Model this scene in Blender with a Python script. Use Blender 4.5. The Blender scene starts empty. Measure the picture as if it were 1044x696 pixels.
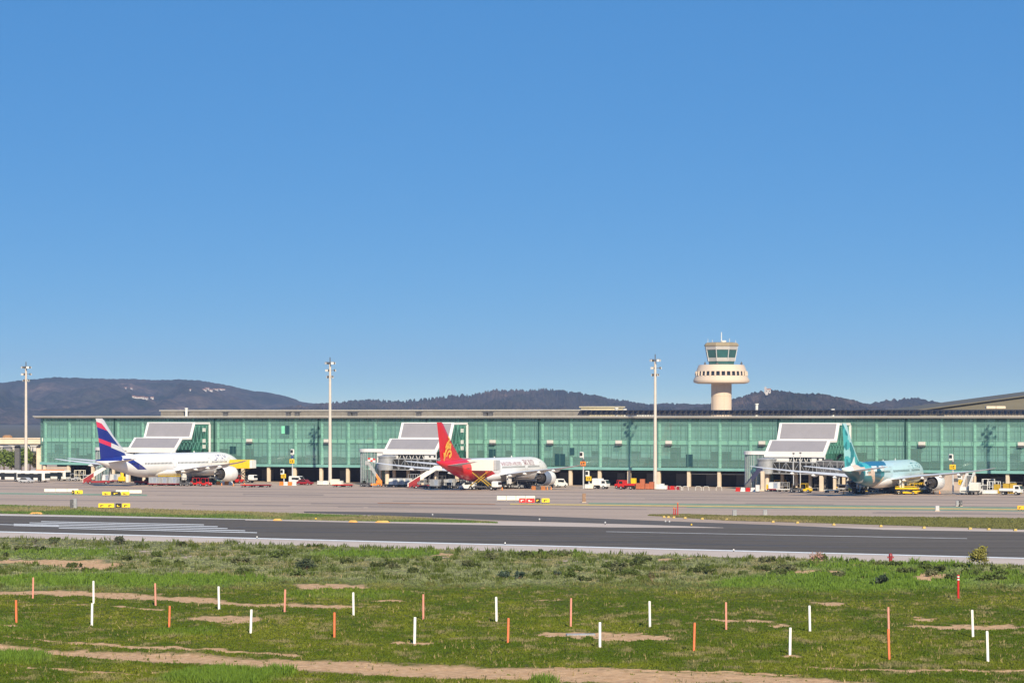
import bpy, math, random
import numpy as np
from mathutils import Vector, Matrix
random.seed(7); rng = np.random.default_rng(11)
R = math.radians
sc = bpy.context.scene
col = sc.collection

# ------------------------------------------------------------------ survey
# The camera stands 18 m up; everything below was surveyed from the photograph
# onto the flat airfield (metres) with these few helpers.
F, HZ, H = 3000.0, 424.0, 18.0
Y0 = F*H/70.0
PHI = math.atan(1.75e-4*F); CS, SN = math.cos(PHI), math.sin(PHI)
def G(x, y, z=0.0):
    Y = F*(H-z)/(y-HZ)
    return Vector(((x-522)/F*Y, Y, z))
def at(x, y, Y):
    return Vector(((x-522)/F*Y, Y, H-(y-HZ)*Y/F))
def W(s, t, z=0.0):                      # terminal frame: s along the facade, t out towards the apron
    return Vector((CS*s-SN*t, Y0-SN*s-CS*t, z))
def s_of(x, t=0.0):
    r = (x-522)/F
    return (r*(Y0-t*CS)+t*SN)/(CS+r*SN)
def t_of(x, s):
    r = (x-522)/F
    return (r*Y0-r*SN*s-CS*s)/(r*CS-SN)
def z_of(y, s, t):
    return H-(y-HZ)*W(s, t).y/F

# ------------------------------------------------------------------ materials
MATS = {}
def nt_new(name):
    m = bpy.data.materials.new(name); m.use_nodes = True
    nt = m.node_tree
    b = nt.nodes['Principled BSDF']
    return m, nt, b
def mat(name, c, rough=.6, var=.10, scale=1.5, metal=0.0, spec=.4, bump=0.0, stretch=None, det=6):
    if name in MATS: return MATS[name]
    m, nt, b = nt_new(name)
    tc = nt.nodes.new('ShaderNodeTexCoord'); n = nt.nodes.new('ShaderNodeTexNoise')
    n.inputs['Scale'].default_value = scale; n.inputs['Detail'].default_value = det
    n.inputs['Roughness'].default_value = .65
    src = tc.outputs['Object']
    if stretch:
        mp = nt.nodes.new('ShaderNodeMapping'); mp.inputs['Scale'].default_value = stretch
        nt.links.new(src, mp.inputs['Vector']); src = mp.outputs['Vector']
    nt.links.new(src, n.inputs['Vector'])
    r = nt.nodes.new('ShaderNodeValToRGB')
    r.color_ramp.elements[0].position = .3; r.color_ramp.elements[1].position = .7
    r.color_ramp.elements[0].color = [v*(1-var) for v in c]+[1]
    r.color_ramp.elements[1].color = [min(1, v*(1+var)) for v in c]+[1]
    nt.links.new(n.outputs['Fac'], r.inputs['Fac']); nt.links.new(r.outputs['Color'], b.inputs['Base Color'])
    b.inputs['Roughness'].default_value = rough; b.inputs['Metallic'].default_value = metal
    b.inputs['Specular IOR Level'].default_value = spec
    if bump:
        bp = nt.nodes.new('ShaderNodeBump'); bp.inputs['Strength'].default_value = bump
        nt.links.new(n.outputs['Fac'], bp.inputs['Height']); nt.links.new(bp.outputs['Normal'], b.inputs['Normal'])
    MATS[name] = m
    return m
white = mat('white_paint', (.68, .68, .66), .4, .06)
offwhite = mat('offwhite_paint', (.62, .62, .58), .5, .12)
cream = mat('cream_panel', (.72, .68, .56), .6, .08)
grey = mat('grey_metal', (.30, .31, .32), .45, .15, metal=.2)
lgrey = mat('light_grey_metal', (.48, .49, .50), .45, .12, metal=.2)
dgrey = mat('dark_grey_metal', (.09, .09, .095), .5, .2)
black = mat('black_rubber', (.015, .015, .016), .7, .2)
darkglass = mat('dark_glass', (.015, .02, .025), .08, .1, spec=.6)
red = mat('red_paint', (.50, .022, .018), .4, .15)
dred = mat('dark_red_paint', (.25, .015, .02), .45, .2)
orange = mat('orange_paint', (.72, .22, .03), .45, .12)
yellow = mat('yellow_paint', (.78, .50, .02), .45, .10)
blue = mat('blue_paint', (.02, .04, .20), .45, .15)
silver = mat('aluminium_panel', (.42, .46, .50), .35, .15, metal=.4)
concrete_pale = mat('pale_concrete', (.60, .50, .38), .8, .12, .6, bump=.05)
steel_pale = mat('pale_mast_steel', (.52, .47, .41), .55, .08, .5)
signblack = mat('sign_black', (.02, .018, .012), .6, .1)

# ------------------------------------------------------------------ mesh builder
class MB:
    def __init__(s): s.v = []; s.f = []; s.m = []
    def add(s, vs, fs, mi=0):
        o = len(s.v); s.v += [tuple(p) for p in vs]
        s.f += [tuple(o+i for i in f) for f in fs]; s.m += [mi]*len(fs)
        return s
    def box(s, c, d, mi=0, rz=0.0, ch=0.0):
        x, y, z = [q/2 for q in d]
        if ch <= 0:
            vs = [(a*x, b*y, e*z) for a in (-1, 1) for b in (-1, 1) for e in (-1, 1)]
            fs = [(0,1,3,2),(4,6,7,5),(0,4,5,1),(2,3,7,6),(0,2,6,4),(1,5,7,3)]
        else:
            ch = min(ch, x*.9, y*.9, z*.9)
            rings = []
            for (zz, k) in ((-z, ch), (-z+ch, 0), (z-ch, 0), (z, ch)):
                X, Yy = x-k, y-k
                c2 = ch
                rings.append([(X, -Yy+c2, zz), (X, Yy-c2, zz), (X-c2, Yy, zz), (-X+c2, Yy, zz),
                              (-X, Yy-c2, zz), (-X, -Yy+c2, zz), (-X+c2, -Yy, zz), (X-c2, -Yy, zz)])
            vs = [p for r in rings for p in r]; fs = []
            for i in range(3):
                for j in range(8):
                    fs.append((i*8+j, i*8+(j+1)%8, (i+1)*8+(j+1)%8, (i+1)*8+j))
            fs.append(tuple(range(7, -1, -1))); fs.append(tuple(range(24, 32)))
        if rz:
            ca, sa = math.cos(rz), math.sin(rz)
            vs = [(p[0]*ca-p[1]*sa, p[0]*sa+p[1]*ca, p[2]) for p in vs]
        return s.add([(p[0]+c[0], p[1]+c[1], p[2]+c[2]) for p in vs], fs, mi)
    def b2(s, a, b, mi=0, ch=0.0):           # box from corner to corner
        return s.box([(a[i]+b[i])/2 for i in range(3)], [abs(b[i]-a[i]) for i in range(3)], mi, 0, ch)
    def tube(s, a, b, r0, r1=None, n=10, mi=0, cap=True):
        a = Vector(a); b = Vector(b); r1 = r0 if r1 is None else r1
        d = (b-a).normalized()
        u = d.orthogonal().normalized(); w = d.cross(u)
        vs = []
        for p, r in ((a, r0), (b, r1)):
            for i in range(n):
                t = 2*math.pi*i/n
                vs.append(p+(u*math.cos(t)+w*math.sin(t))*r)
        fs = [(i, (i+1) % n, n+(i+1) % n, n+i) for i in range(n)]
        if cap: fs += [tuple(range(n-1, -1, -1)), tuple(range(n, 2*n))]
        return s.add(vs, fs, mi)
    def bar(s, a, b, w, h=None, mi=0):       # square bar
        return s.tube(a, b, w*.7071, (h or w)*.7071, 4, mi)
    def lathe(s, prof, n=24, c=(0, 0, 0), axis='z', mi=0, cap=True):
        vs = []
        for r, z in prof:
            for i in range(n):
                t = 2*math.pi*(i+.5)/n
                p = (r*math.cos(t), r*math.sin(t), z)
                if axis == 'x': p = (z, r*math.cos(t), r*math.sin(t))
                if axis == 'y': p = (r*math.cos(t), z, r*math.sin(t))
                vs.append((p[0]+c[0], p[1]+c[1], p[2]+c[2]))
        fs = []
        for k in range(len(prof)-1):
            for i in range(n):
                fs.append((k*n+i, k*n+(i+1) % n, (k+1)*n+(i+1) % n, (k+1)*n+i))
        if cap:
            fs.append(tuple(range(n-1, -1, -1))); k = len(prof)-1
            fs.append(tuple(range(k*n, k*n+n)))
        return s.add(vs, fs, mi)
    def loft(s, rings, mi=0, cap=True, closed=True):
        n = len(rings[0]); vs = [p for r in rings for p in r]; fs = []
        for k in range(len(rings)-1):
            for i in range(n if closed else n-1):
                fs.append((k*n+i, k*n+(i+1) % n, (k+1)*n+(i+1) % n, (k+1)*n+i))
        if cap:
            fs.append(tuple(range(n-1, -1, -1))); k = len(rings)-1
            fs.append(tuple(range(k*n, k*n+n)))
        return s.add(vs, fs, mi)
    def prism(s, poly, fn0, fn1, mi=0):      # outline through two mappings
        n = len(poly)
        vs = [fn0(p) for p in poly]+[fn1(p) for p in poly]
        fs = [tuple(range(n-1, -1, -1)), tuple(range(n, 2*n))]+[(i, (i+1) % n, n+(i+1) % n, n+i) for i in range(n)]
        return s.add(vs, fs, mi)
    def xz(s, poly, y0, y1, mi=0):
        return s.prism(poly, lambda p: (p[0], y0, p[1]), lambda p: (p[0], y1, p[1]), mi)
    def wheel(s, c, r, w, axis='y', mi=0, hub=1):
        s.lathe([(r*.45, -w/2), (r*.9, -w/2), (r, -w*.3), (r, w*.3), (r*.9, w/2), (r*.45, w/2)], 14, c, axis, mi)
        s.lathe([(r*.42, -w*.53), (r*.42, w*.53)], 10, c, axis, hub)
        return s
    def build(s, name, mats, parent=None, smooth=False, fix=True):
        me = bpy.data.meshes.new(name)
        me.from_pydata(s.v, [], s.f)
        mats = mats if isinstance(mats, (list, tuple)) else [mats]
        for m in mats: me.materials.append(m)
        me.polygons.foreach_set('material_index', [min(i, len(mats)-1) for i in s.m])
        if fix:
            import bmesh
            bm = bmesh.new(); bm.from_mesh(me); bmesh.ops.recalc_face_normals(bm, faces=bm.faces); bm.to_mesh(me); bm.free()
        if smooth:
            me.polygons.foreach_set('use_smooth', [True]*len(me.polygons))
            try: me.set_sharp_from_angle(angle=R(38))
            except Exception: pass
        me.update()
        o = bpy.data.objects.new(name, me); col.objects.link(o)
        if parent: o.parent = parent
        return o
def tag(o, label=None, cat=None, group=None, kind=None):
    if label: o['label'] = label
    if cat: o['category'] = cat
    if group: o['group'] = group
    if kind: o['kind'] = kind
    return o
def thing(name, label, cat, loc=(0, 0, 0), rz=0.0, group=None):
    o = bpy.data.objects.new(name, None); col.objects.link(o)
    o.location = loc; o.rotation_euler = (0, 0, rz); o.empty_display_size = .5
    return tag(o, label, cat, group)
def kids(o): return [c for c in list(col.objects) if c.parent == o]
def dup(root, loc, rz=None, label=None, group=None):
    r = root.copy(); col.objects.link(r); r.location = loc
    if rz is not None: r.rotation_euler = (0, 0, rz)
    if label: r['label'] = label
    if group: r['group'] = group
    for ch in list(root.children):
        c = ch.copy(); col.objects.link(c); c.parent = r
        for g in list(ch.children):
            d = g.copy(); col.objects.link(d); d.parent = c
    return r
def text_mesh(body, size):
    cu = bpy.data.curves.new('lettering', 'FONT'); cu.body = body; cu.size = size; cu.resolution_u = 3
    o = bpy.data.objects.new('lettering', cu); col.objects.link(o)
    dg = bpy.context.evaluated_depsgraph_get()
    me = o.evaluated_get(dg).to_mesh()
    vs = [tuple(v.co) for v in me.vertices]; fs = [tuple(p.vertices) for p in me.polygons]
    o.evaluated_get(dg).to_mesh_clear()
    bpy.data.objects.remove(o); bpy.data.curves.remove(cu)
    return vs, fs
def sheet(name, poly, z, m, kind='structure', thick=0.0):
    b = MB()
    b.add([(p[0], p[1], z) for p in poly], [tuple(range(len(poly)))])
    o = b.build(name, m); 
    if o.data.polygons[0].normal.z < 0: o.data.flip_normals()
    if kind: o['kind'] = kind
    return o

# value noise on numpy arrays
_tab = rng.random((256, 256))
def vnoise(x, y):
    xi = np.floor(x).astype(int); yi = np.floor(y).astype(int); fx = x-xi; fy = y-yi
    fx = fx*fx*(3-2*fx); fy = fy*fy*(3-2*fy)
    a = _tab[xi & 255, yi & 255]; b = _tab[(xi+1) & 255, yi & 255]; c = _tab[xi & 255, (yi+1) & 255]; d = _tab[(xi+1) & 255, (yi+1) & 255]
    return (a*(1-fx)+b*fx)*(1-fy)+(c*(1-fx)+d*fx)*fy
def fbm(x, y, o=4):
    t = 0; a = .5; n = 0
    for i in range(o):
        t = t+a*vnoise(x*2**i+17.3*i, y*2**i+5.1*i); n += a; a *= .5
    return t/n

# ------------------------------------------------------------------ camera, light, sky
cam = bpy.data.objects.new('camera', bpy.data.cameras.new('camera')); col.objects.link(cam)
cam.location = (0, 0, H); cam.rotation_euler = (R(90), 0, 0)
cam.data.sensor_width = 36; cam.data.lens = 36*F/1044; cam.data.shift_y = (HZ-348)/1044
cam.data.clip_start = 1; cam.data.clip_end = 60000
sc.camera = cam
EL, AZ = R(30), R(11.5)
sd = Vector((math.sin(AZ)*math.cos(EL), -math.cos(AZ)*math.cos(EL), math.sin(EL)))
sun = bpy.data.objects.new('sun', bpy.data.lights.new('sun', 'SUN')); col.objects.link(sun)
sun.data.energy = 4.5; sun.data.angle = R(.53); sun.data.color = (1, .86, .65)
sun.rotation_euler = sd.to_track_quat('Z', 'Y').to_euler(); sun.location = (60, -100, 120)
w = bpy.data.worlds.new('World'); sc.world = w; w.use_nodes = True
nt = w.node_tree; bg = nt.nodes['Background']
sky = nt.nodes.new('ShaderNodeTexSky'); sky.sky_type = 'NISHITA'; sky.sun_disc = False
sky.sun_elevation = EL; sky.sun_rotation = math.pi-AZ
sky.air_density = 1.0; sky.dust_density = .1; sky.ozone_density = 3.2; sky.altitude = 20
tc = nt.nodes.new('ShaderNodeTexCoord'); mp = nt.nodes.new('ShaderNodeMapping')
mp.inputs['Scale'].default_value = (1, 1, 4.3); mp.inputs['Location'].default_value = (0, 0, .035)
nt.links.new(tc.outputs['Generated'], mp.inputs['Vector']); nt.links.new(mp.outputs['Vector'], sky.inputs['Vector'])
hs_ = nt.nodes.new('ShaderNodeHueSaturation'); hs_.inputs['Saturation'].default_value = 1.14; hs_.inputs['Hue'].default_value = .485
nt.links.new(sky.outputs['Color'], hs_.inputs['Color']); 
# even out the brightness between horizon and zenith, a little deeper in colour
sb_ = nt.nodes.new('ShaderNodeSeparateColor'); nt.links.new(hs_.outputs['Color'], sb_.inputs[0])
dv_ = nt.nodes.new('ShaderNodeMath'); dv_.operation = 'DIVIDE'; dv_.inputs[1].default_value = 3.5; nt.links.new(sb_.outputs[2], dv_.inputs[0])
pw_ = nt.nodes.new('ShaderNodeMath'); pw_.operation = 'POWER'; pw_.inputs[1].default_value = -.85; nt.links.new(dv_.outputs[0], pw_.inputs[0])
sl_ = nt.nodes.new('ShaderNodeVectorMath'); sl_.operation = 'SCALE'; nt.links.new(hs_.outputs['Color'], sl_.inputs[0]); nt.links.new(pw_.outputs[0], sl_.inputs['Scale'])
s2_ = nt.nodes.new('ShaderNodeVectorMath'); s2_.operation = 'SCALE'; s2_.inputs['Scale'].default_value = 1/3.5; nt.links.new(sl_.outputs[0], s2_.inputs[0])
gm_ = nt.nodes.new('ShaderNodeGamma'); gm_.inputs['Gamma'].default_value = 1.27; nt.links.new(s2_.outputs[0], gm_.inputs['Color'])
s3_ = nt.nodes.new('ShaderNodeVectorMath'); s3_.operation = 'SCALE'; s3_.inputs['Scale'].default_value = 3.5; nt.links.new(gm_.outputs[0], s3_.inputs[0])
nt.links.new(s3_.outputs[0], bg.inputs['Color']); bg.inputs['Strength'].default_value = .122
sc.view_settings.view_transform = 'Standard'; sc.view_settings.look = 'None'
sc.view_settings.exposure = .68; sc.view_settings.gamma = 1; sc.view_settings.use_curve_mapping = False
sc.cycles.transparent_max_bounces = 16; sc.cycles.max_bounces = 6; sc.cycles.volume_bounces = 0
# ------------------------------------------------------------------ ground, runway, taxiways
def asphalt(name, c, var):
    m, nt, b = nt_new(name)
    g = nt.nodes.new('ShaderNodeNewGeometry'); mp = nt.nodes.new('ShaderNodeMapping')
    mp.inputs['Rotation'].default_value = (0, 0, PHI); mp.inputs['Scale'].default_value = (.012, .16, 1)
    n1 = nt.nodes.new('ShaderNodeTexNoise'); n1.inputs['Scale'].default_value = 1; n1.inputs['Detail'].default_value = 7; n1.inputs['Roughness'].default_value = .7
    n2 = nt.nodes.new('ShaderNodeTexNoise'); n2.inputs['Scale'].default_value = .9; n2.inputs['Detail'].default_value = 5
    nt.links.new(g.outputs['Position'], mp.inputs['Vector']); nt.links.new(mp.outputs['Vector'], n1.inputs['Vector'])
    nt.links.new(g.outputs['Position'], n2.inputs['Vector'])
    mx = nt.nodes.new('ShaderNodeMix'); mx.inputs['Factor'].default_value = .22
    nt.links.new(n1.outputs['Fac'], mx.inputs['A']); nt.links.new(n2.outputs['Fac'], mx.inputs['B'])
    r = nt.nodes.new('ShaderNodeValToRGB'); e = r.color_ramp.elements
    e[0].position = .34; e[1].position = .66
    e[0].color = [v*(1-var) for v in c]+[1]; e[1].color = [v*(1+var) for v in c]+[1]
    nt.links.new(mx.outputs['Result'], r.inputs['Fac']); nt.links.new(r.outputs['Color'], b.inputs['Base Color'])
    b.inputs['Roughness'].default_value = .9; b.inputs['Specular IOR Level'].default_value = .15
    return m
m_conc = asphalt('apron_concrete', (.41, .315, .245), .20)
m_rwy = asphalt('runway_asphalt', (.112, .095, .076), .34)
m_taxi = asphalt('taxiway_asphalt', (.115, .102, .088), .2)
m_shld = asphalt('shoulder_concrete', (.52, .43, .36), .10)
m_paint = mat('runway_white_paint', (.72, .72, .70), .7, .18, .8)
m_worn = mat('worn_white_paint', (.42, .41, .39), .8, .3, .5)
m_yline = mat('taxiway_yellow_paint', (.60, .44, .13), .8, .25, .5)
m_gline = mat('green_painted_edge', (.20, .30, .19), .8, .25, .3)
m_rust = mat('rusty_stain', (.36, .19, .10), .9, .3, .3)
m_joint = mat('concrete_joint_sealant', (.20, .165, .15), .9, .2, .4)
m_earth = mat('dry_earth', (.085, .075, .045), .95, .35, .05)

sheet('ground', [(-30000, -4000), (30000, -4000), (30000, 17000), (-30000, 17000)], -.30, m_earth)
sheet('apron', [(-700, 400), (700, 330), (900, 1400), (-900, 1400)], 0.0, m_conc)
def P(*pts): return [G(x, y) for x, y in pts]
def line(x0, y0, x1, y1):
    return lambda x: y0+(y1-y0)*(x-x0)/(x1-x0)
top = line(0, 524.6, 1044, 541.5); bot = line(0, 541.6, 1044, 568.6); shl = line(0, 546.8, 1044, 575.6)
XL, XR = -420, 1480
def strip(name, f0, f1, z, m, a=XL, b=XR):
    return sheet(name, P((a, f0(a)), (b, f0(b)), (b, f1(b)), (a, f1(a))), z, m)
strip('runway_shoulder', lambda x: top(x)-1.6, lambda x: shl(x)+4, .012, m_shld)
strip('runway', lambda x: top(x)+(1.2 if x < 500 else .4), bot, .024, m_rwy)
strip('runway_edge_line', lambda x: bot(x)-.15, lambda x: bot(x)+.95, .036, m_paint)
strip('runway_far_edge_line', lambda x: top(x)+.2, lambda x: top(x)+.62, .036, m_paint, XL, 505)
ax = lambda k: (lambda x: top(x)+(bot(x)-top(x))*k)
# threshold bars and centre line
for i, (k, xa, xb) in enumerate(((.36, 42, 208), (.445, 30, 222), (.535, 14, 232), (.63, 14, 250), (.72, 60, 262))):
    strip('threshold_bar', ax(k-.017), ax(k+.017), .037, m_paint, xa, xb)
strip('threshold_bar', ax(.57), ax(.60), .037, m_paint, -300, 60)
strip('runway_centre_line', ax(.305), ax(.325), .037, m_worn, 618, 986)
sheet('exit_taxiway', P((310, 521.2), (400, 522), (500, 524.1), (600, 527.9), (700, 531.9), (790, 535), (900, 539.6), (735, 537.6), (700, 536.2), (600, 533), (500, 529.8), (430, 526.6), (310, 522.4)), .030, m_taxi)
sheet('runway_shoulder', P((250, 529.2), (420, 531.2), (505, 531.6), (600, 533.2), (735, 536.8), (738, 538.0), (620, 537.3), (505, 535.3), (250, 530.2)), .028, m_shld)
tl = lambda x: line(500, 513.3, 1000, 518.6)(x)
strip('taxiway_centre_line', lambda x: tl(x)-.45, lambda x: tl(x)+.7, .016, m_yline, 520, XR)
strip('taxiway_green_edge', lambda x: tl(x)-2.0, lambda x: tl(x)-.7, .016, m_gline, 600, XR)
strip('taxiway_green_edge', lambda x: tl(x)+1.0, lambda x: tl(x)+2.0, .016, m_gline, 700, XR)
gl = line(0, 502.8, 150, 504.6)
strip('taxiway_green_edge', lambda x: gl(x)-.7, lambda x: gl(x)+.7, .016, m_gline, XL, 150)
sl = line(300, 511.6, 470, 513.4)
strip('rust_stain', lambda x: sl(x)-.4, lambda x: sl(x)+.5, .017, m_rust, 385, 505)
for y0, y1, a, b in ((495.4, 506.6, XL, XR), (503.2, 513.0, 160, XR), (508.9, 520.6, XL, XR), (511.6, 523.6, 260, 660), (498.6, 510.4, XL, XR), (506.6, 516.6, 400, XR)):
    f = line(0, y0, 1044, y1)
    strip('taxiway_joint', lambda x, f=f: f(x)-.16, lambda x, f=f: f(x)+.16, .014, m_joint, a, b)
# rubber left by wheels, repaired slabs
m_rub = mat('tyre_rubber_marks', (.078, .069, .060), .8, .35, .25, stretch=(.05, 1, 1))
rq = random.Random(4)
for i in range(14):
    k0 = rq.uniform(.42, .80); xa = rq.uniform(-200, 900); strip('tyre_mark', ax(k0), ax(k0+rq.uniform(.008, .022)), .026+.0004*i, m_rub, xa, xa+rq.uniform(120, 420))
m_sl1 = asphalt('repaired_slab_pale', (.44, .345, .275), .12); m_sl2 = asphalt('repaired_slab_dark', (.31, .245, .20), .15)
for i in range(26):
    xa = rq.uniform(-60, 1000); f0 = rq.uniform(.1, .95); ya = 497+f0*17+xa*.0105; hgt_ = rq.uniform(.5, 1.6); sl_k = .0115
    strip('repaired_slab', lambda x, a=ya, b_=xa: a+(x-b_)*sl_k, lambda x, a=ya+hgt_, b_=xa: a+(x-b_)*sl_k, .006+.0002*i, (m_sl1, m_sl2)[i % 2], xa, xa+rq.uniform(25, 160))
# grass islands between runway and taxiway
m_isl = mat('island_grass', (.10, .12, .035), .95, .45, .12)
isl_r = [(663, 525.4), (700, 524.6), (740, 525.8), (850, 526.4), (1044, 528.4), (1400, 531.5), (1400, 548.5), (1044, 539.6), (850, 533.4), (740, 530.4)]
isl_l = [(-400, 510), (0, 514.8), (130, 518.6), (260, 522.3), (390, 526.6), (450, 529.4), (505, 533.2), (390, 531.6), (260, 529.2), (130, 526), (0, 523.4), (-400, 516)]
sheet('grass_island', P(*isl_r), .04, m_isl); sheet('grass_island', P(*isl_l), .04, m_isl)

# ------------------------------------------------------------------ foreground field
def px_of(X, Y): return 522+F*X/Y, HZ+F*H/Y
def seg_mask(x, y, pts, hw, soft=1.0):
    xs = [p[0] for p in pts]; ys = [p[1] for p in pts]
    hs = [p[2] for p in pts] if len(pts[0]) > 2 else [hw]*len(pts)
    yc = np.interp(x, xs, ys); h = np.interp(x, xs, hs)
    end = np.clip((x-xs[0])/12, 0, 1)*np.clip((xs[-1]-x)/12, 0, 1)
    return np.clip(1.5-np.abs(y-yc)/np.maximum(h, .01), 0, 1)*end
TRACKS = [[(-60, 654, 3), (0, 659.5, 3), (40, 664, 3), (130, 668.5, 4.4), (200, 672, 5), (260, 677, 5.4), (390, 683, 6), (520, 687, 6), (650, 690.5, 6.5), (750, 692, 5), (860, 698, 5), (980, 706, 5)],
          [(0, 649, .6), (70, 656, .9), (130, 660, 1.2), (190, 662, 1.0), (260, 666, 1.2), (310, 669, .8)],
          [(-30, 603.5, 1.4), (50, 605, 2.2), (100, 606.5, 2.8), (160, 609, 2.6), (200, 612, 2.2), (260, 616.5, 2), (330, 618.5, 2), (380, 619.6, 1.0)],
          [(24, 615.3, .9), (95, 617, .9)], [(105, 618.6, .8), (170, 622, .8)], [(800, 680, .5), (880, 682, 1.2), (960, 683, 1.3), (1060, 684, 1.6)],
          [(560, 682, .6), (700, 684.5, .8), (830, 689, .6)], [(0, 681, .4), (60, 684, .8), (150, 688, .6)]]
PATCH = [(230, 631.5, 36, 4.2), (338, 597.8, 38, 3.2), (420, 655.6, 20, 2.0), (600, 646.8, 55, 2.9), (650, 650, 40, 1.8), (755, 632.6, 38, 1.6), (796, 637.5, 16, 1.8), (985, 639, 62, 2.6), (945, 630.5, 14, 1.1),
         (845, 616, 18, 2), (955, 588, 26, 2.6), (830, 584, 30, 2.5), (20, 574, 30, 2.2), (70, 574, 40, 3), (95, 577, 30, 3), (690, 571, 16, 1.6), (10, 637, 18, 1), (560, 612, 20, 1), (395, 612, 20, .8), (810, 648, 10, 1), (800, 668, 12, 1.2), (990, 652, 14, .8), (270, 675, 16, 1), (180, 685, 30, 1.3), (450, 565.5, 14, 1.5)]
BRIGHT = [(120, 592, 160, 7, 1), (16, 673, 36, 6, 1), (225, 692, 62, 9, 1), (285, 686, 16, 5, 1), (385, 565, 70, 4, 1), (890, 592, 120, 12, .9), (760, 594, 40, 6, .9), (60, 565, 70, 6, .7), (900, 577, 90, 5, .8), (560, 564, 40, 4, .6), (555, 694, 16, 6, 1), (345, 606, 70, 5, .5), (190, 644, 40, 4, .5), (1030, 590, 60, 8, .7), (10, 638, 30, 8, .4)]
def masks(X, Y):
    x, y = px_of(X, Y)
    wob = (fbm(X*.35, Y*.12, 4)-.5)
    yy = y+wob*6.0+(fbm(X*1.3+7, Y*.5, 3)-.5)*3.0; xx = x+(fbm(X*.2+40, Y*.2, 3)-.5)*20
    d = np.zeros_like(x)
    for t in TRACKS: d = np.maximum(d, seg_mask(xx, yy+wob*-2, t, 1))
    for (a, b, rx, ry) in PATCH:
        q = ((xx-a)/rx)**2+((yy-b)/ry)**2
        d = np.maximum(d, np.clip(1.6-1.1*q, 0, 1))
    br = np.zeros_like(x)
    for (a, b, rx, ry, k) in BRIGHT:
        q = ((xx-a)/rx)**2+((yy-b)/ry)**2
        br = np.maximum(br, k*np.clip(1.5-q, 0, 1))
    scrub = np.clip((604-y-8*(fbm(X*.05, Y*.05, 3)-.5)*2)/10, 0, 1)
    return d, br, scrub
nx, ny = 380, 420
ys = np.linspace(0, 1, ny); Yr = 1/(1/190.+(1/452.-1/190.)*ys)
Yg, U = np.meshgrid(Yr, np.linspace(-1.5, 1.5, nx), indexing='ij')
# the far edge follows the shoulder
xpix = 522+522*U
yfar = shl(xpix)+1.0
ypix = (HZ+F*H/190.)*(1-ys[:, None])+yfar*ys[:, None]
Yg = F*H/(ypix-HZ); Xg = (xpix-522)/F*Yg
D, BR, SCR = masks(Xg, Yg)
def relief(X, Y, D, SCR):
    return (fbm(X*.12, Y*.12, 4)-.5)*.35+(fbm(X*.9, Y*.9, 3)-.5)*(.10+.22*SCR)-.10*D
Zg = .06+relief(Xg, Yg, D, SCR)*np.clip((1-ys[:, None])*12, .05, 1)
vs = np.stack([Xg, Yg, Zg], -1).reshape(-1, 3)
idx = np.arange(ny*nx).reshape(ny, nx)
fq = np.stack([idx[:-1, :-1], idx[:-1, 1:], idx[1:, 1:], idx[1:, :-1]], -1).reshape(-1, 4)
def mesh_np(name, vs, fs, m, colors=None, smooth=True):
    me = bpy.data.meshes.new(name); k = fs.shape[1]
    me.vertices.add(len(vs)); me.vertices.foreach_set('co', np.ascontiguousarray(vs, dtype=np.float32).ravel())
    me.loops.add(fs.size); me.loops.foreach_set('vertex_index', np.ascontiguousarray(fs, dtype=np.int32).ravel())
    me.polygons.add(len(fs)); me.polygons.foreach_set('loop_start', np.arange(0, fs.size, k, dtype=np.int32))
    if smooth: me.polygons.foreach_set('use_smooth', np.ones(len(fs), dtype=bool))
    me.update(calc_edges=True)
    if colors is not None:
        a = me.attributes.new('tint', 'FLOAT_COLOR', 'POINT'); a.data.foreach_set('color', np.ascontiguousarray(colors, dtype=np.float32).ravel())
    me.materials.append(m)
    o = bpy.data.objects.new(name, me); col.objects.link(o)
    return o
m_field, nt, b = nt_new('field_soil_and_turf')
at_ = nt.nodes.new('ShaderNodeAttribute'); at_.attribute_name = 'tint'; sp = nt.nodes.new('ShaderNodeSeparateColor')
nt.links.new(at_.outputs['Color'], sp.inputs['Color'])
g = nt.nodes.new('ShaderNodeNewGeometry')
def noise(sc_, det=6, rough=.65):
    n = nt.nodes.new('ShaderNodeTexNoise'); n.inputs['Scale'].default_value = sc_; n.inputs['Detail'].default_value = det; n.inputs['Roughness'].default_value = rough
    nt.links.new(g.outputs['Position'], n.inputs['Vector']); return n.outputs['Fac']
def ramp(fac, stops):
    r = nt.nodes.new('ShaderNodeValToRGB'); e = r.color_ramp.elements
    while len(e) < len(stops): e.new(.5)
    for q, (p, c) in zip(e, stops): q.position = p; q.color = tuple(c)+(1,)
    nt.links.new(fac, r.inputs['Fac']); return r.outputs['Color']
def mix(fac, a, bb):
    mx = nt.nodes.new('ShaderNodeMix'); mx.data_type = 'RGBA'
    nt.links.new(fac, mx.inputs['Factor']); nt.links.new(a, mx.inputs['A']); nt.links.new(bb, mx.inputs['B']); return mx.outputs['Result']
def math_(op, a, bb):
    mm = nt.nodes.new('ShaderNodeMath'); mm.operation = op; mm.use_clamp = op == 'SUBTRACT'
    for i, q in enumerate((a, bb)):
        if isinstance(q, (int, float)): mm.inputs[i].default_value = q
        else: nt.links.new(q, mm.inputs[i])
    return mm.outputs[0]
turf = ramp(noise(.5), [(.30, (.045, .070, .004)), (.5, (.078, .100, .008)), (.60, (.14, .125, .025)), (.72, (.30, .20, .11))])
scr = ramp(noise(.55), [(.3, (.065, .085, .02)), (.48, (.14, .15, .06)), (.62, (.21, .19, .10)), (.75, (.33, .23, .13))])
brt = ramp(noise(1.2), [(.3, (.06, .11, .015)), (.7, (.12, .17, .03))])
dirt = ramp(noise(1.4), [(.3, (.40, .235, .12)), (.55, (.58, .37, .205)), (.75, (.66, .47, .29))])
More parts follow.
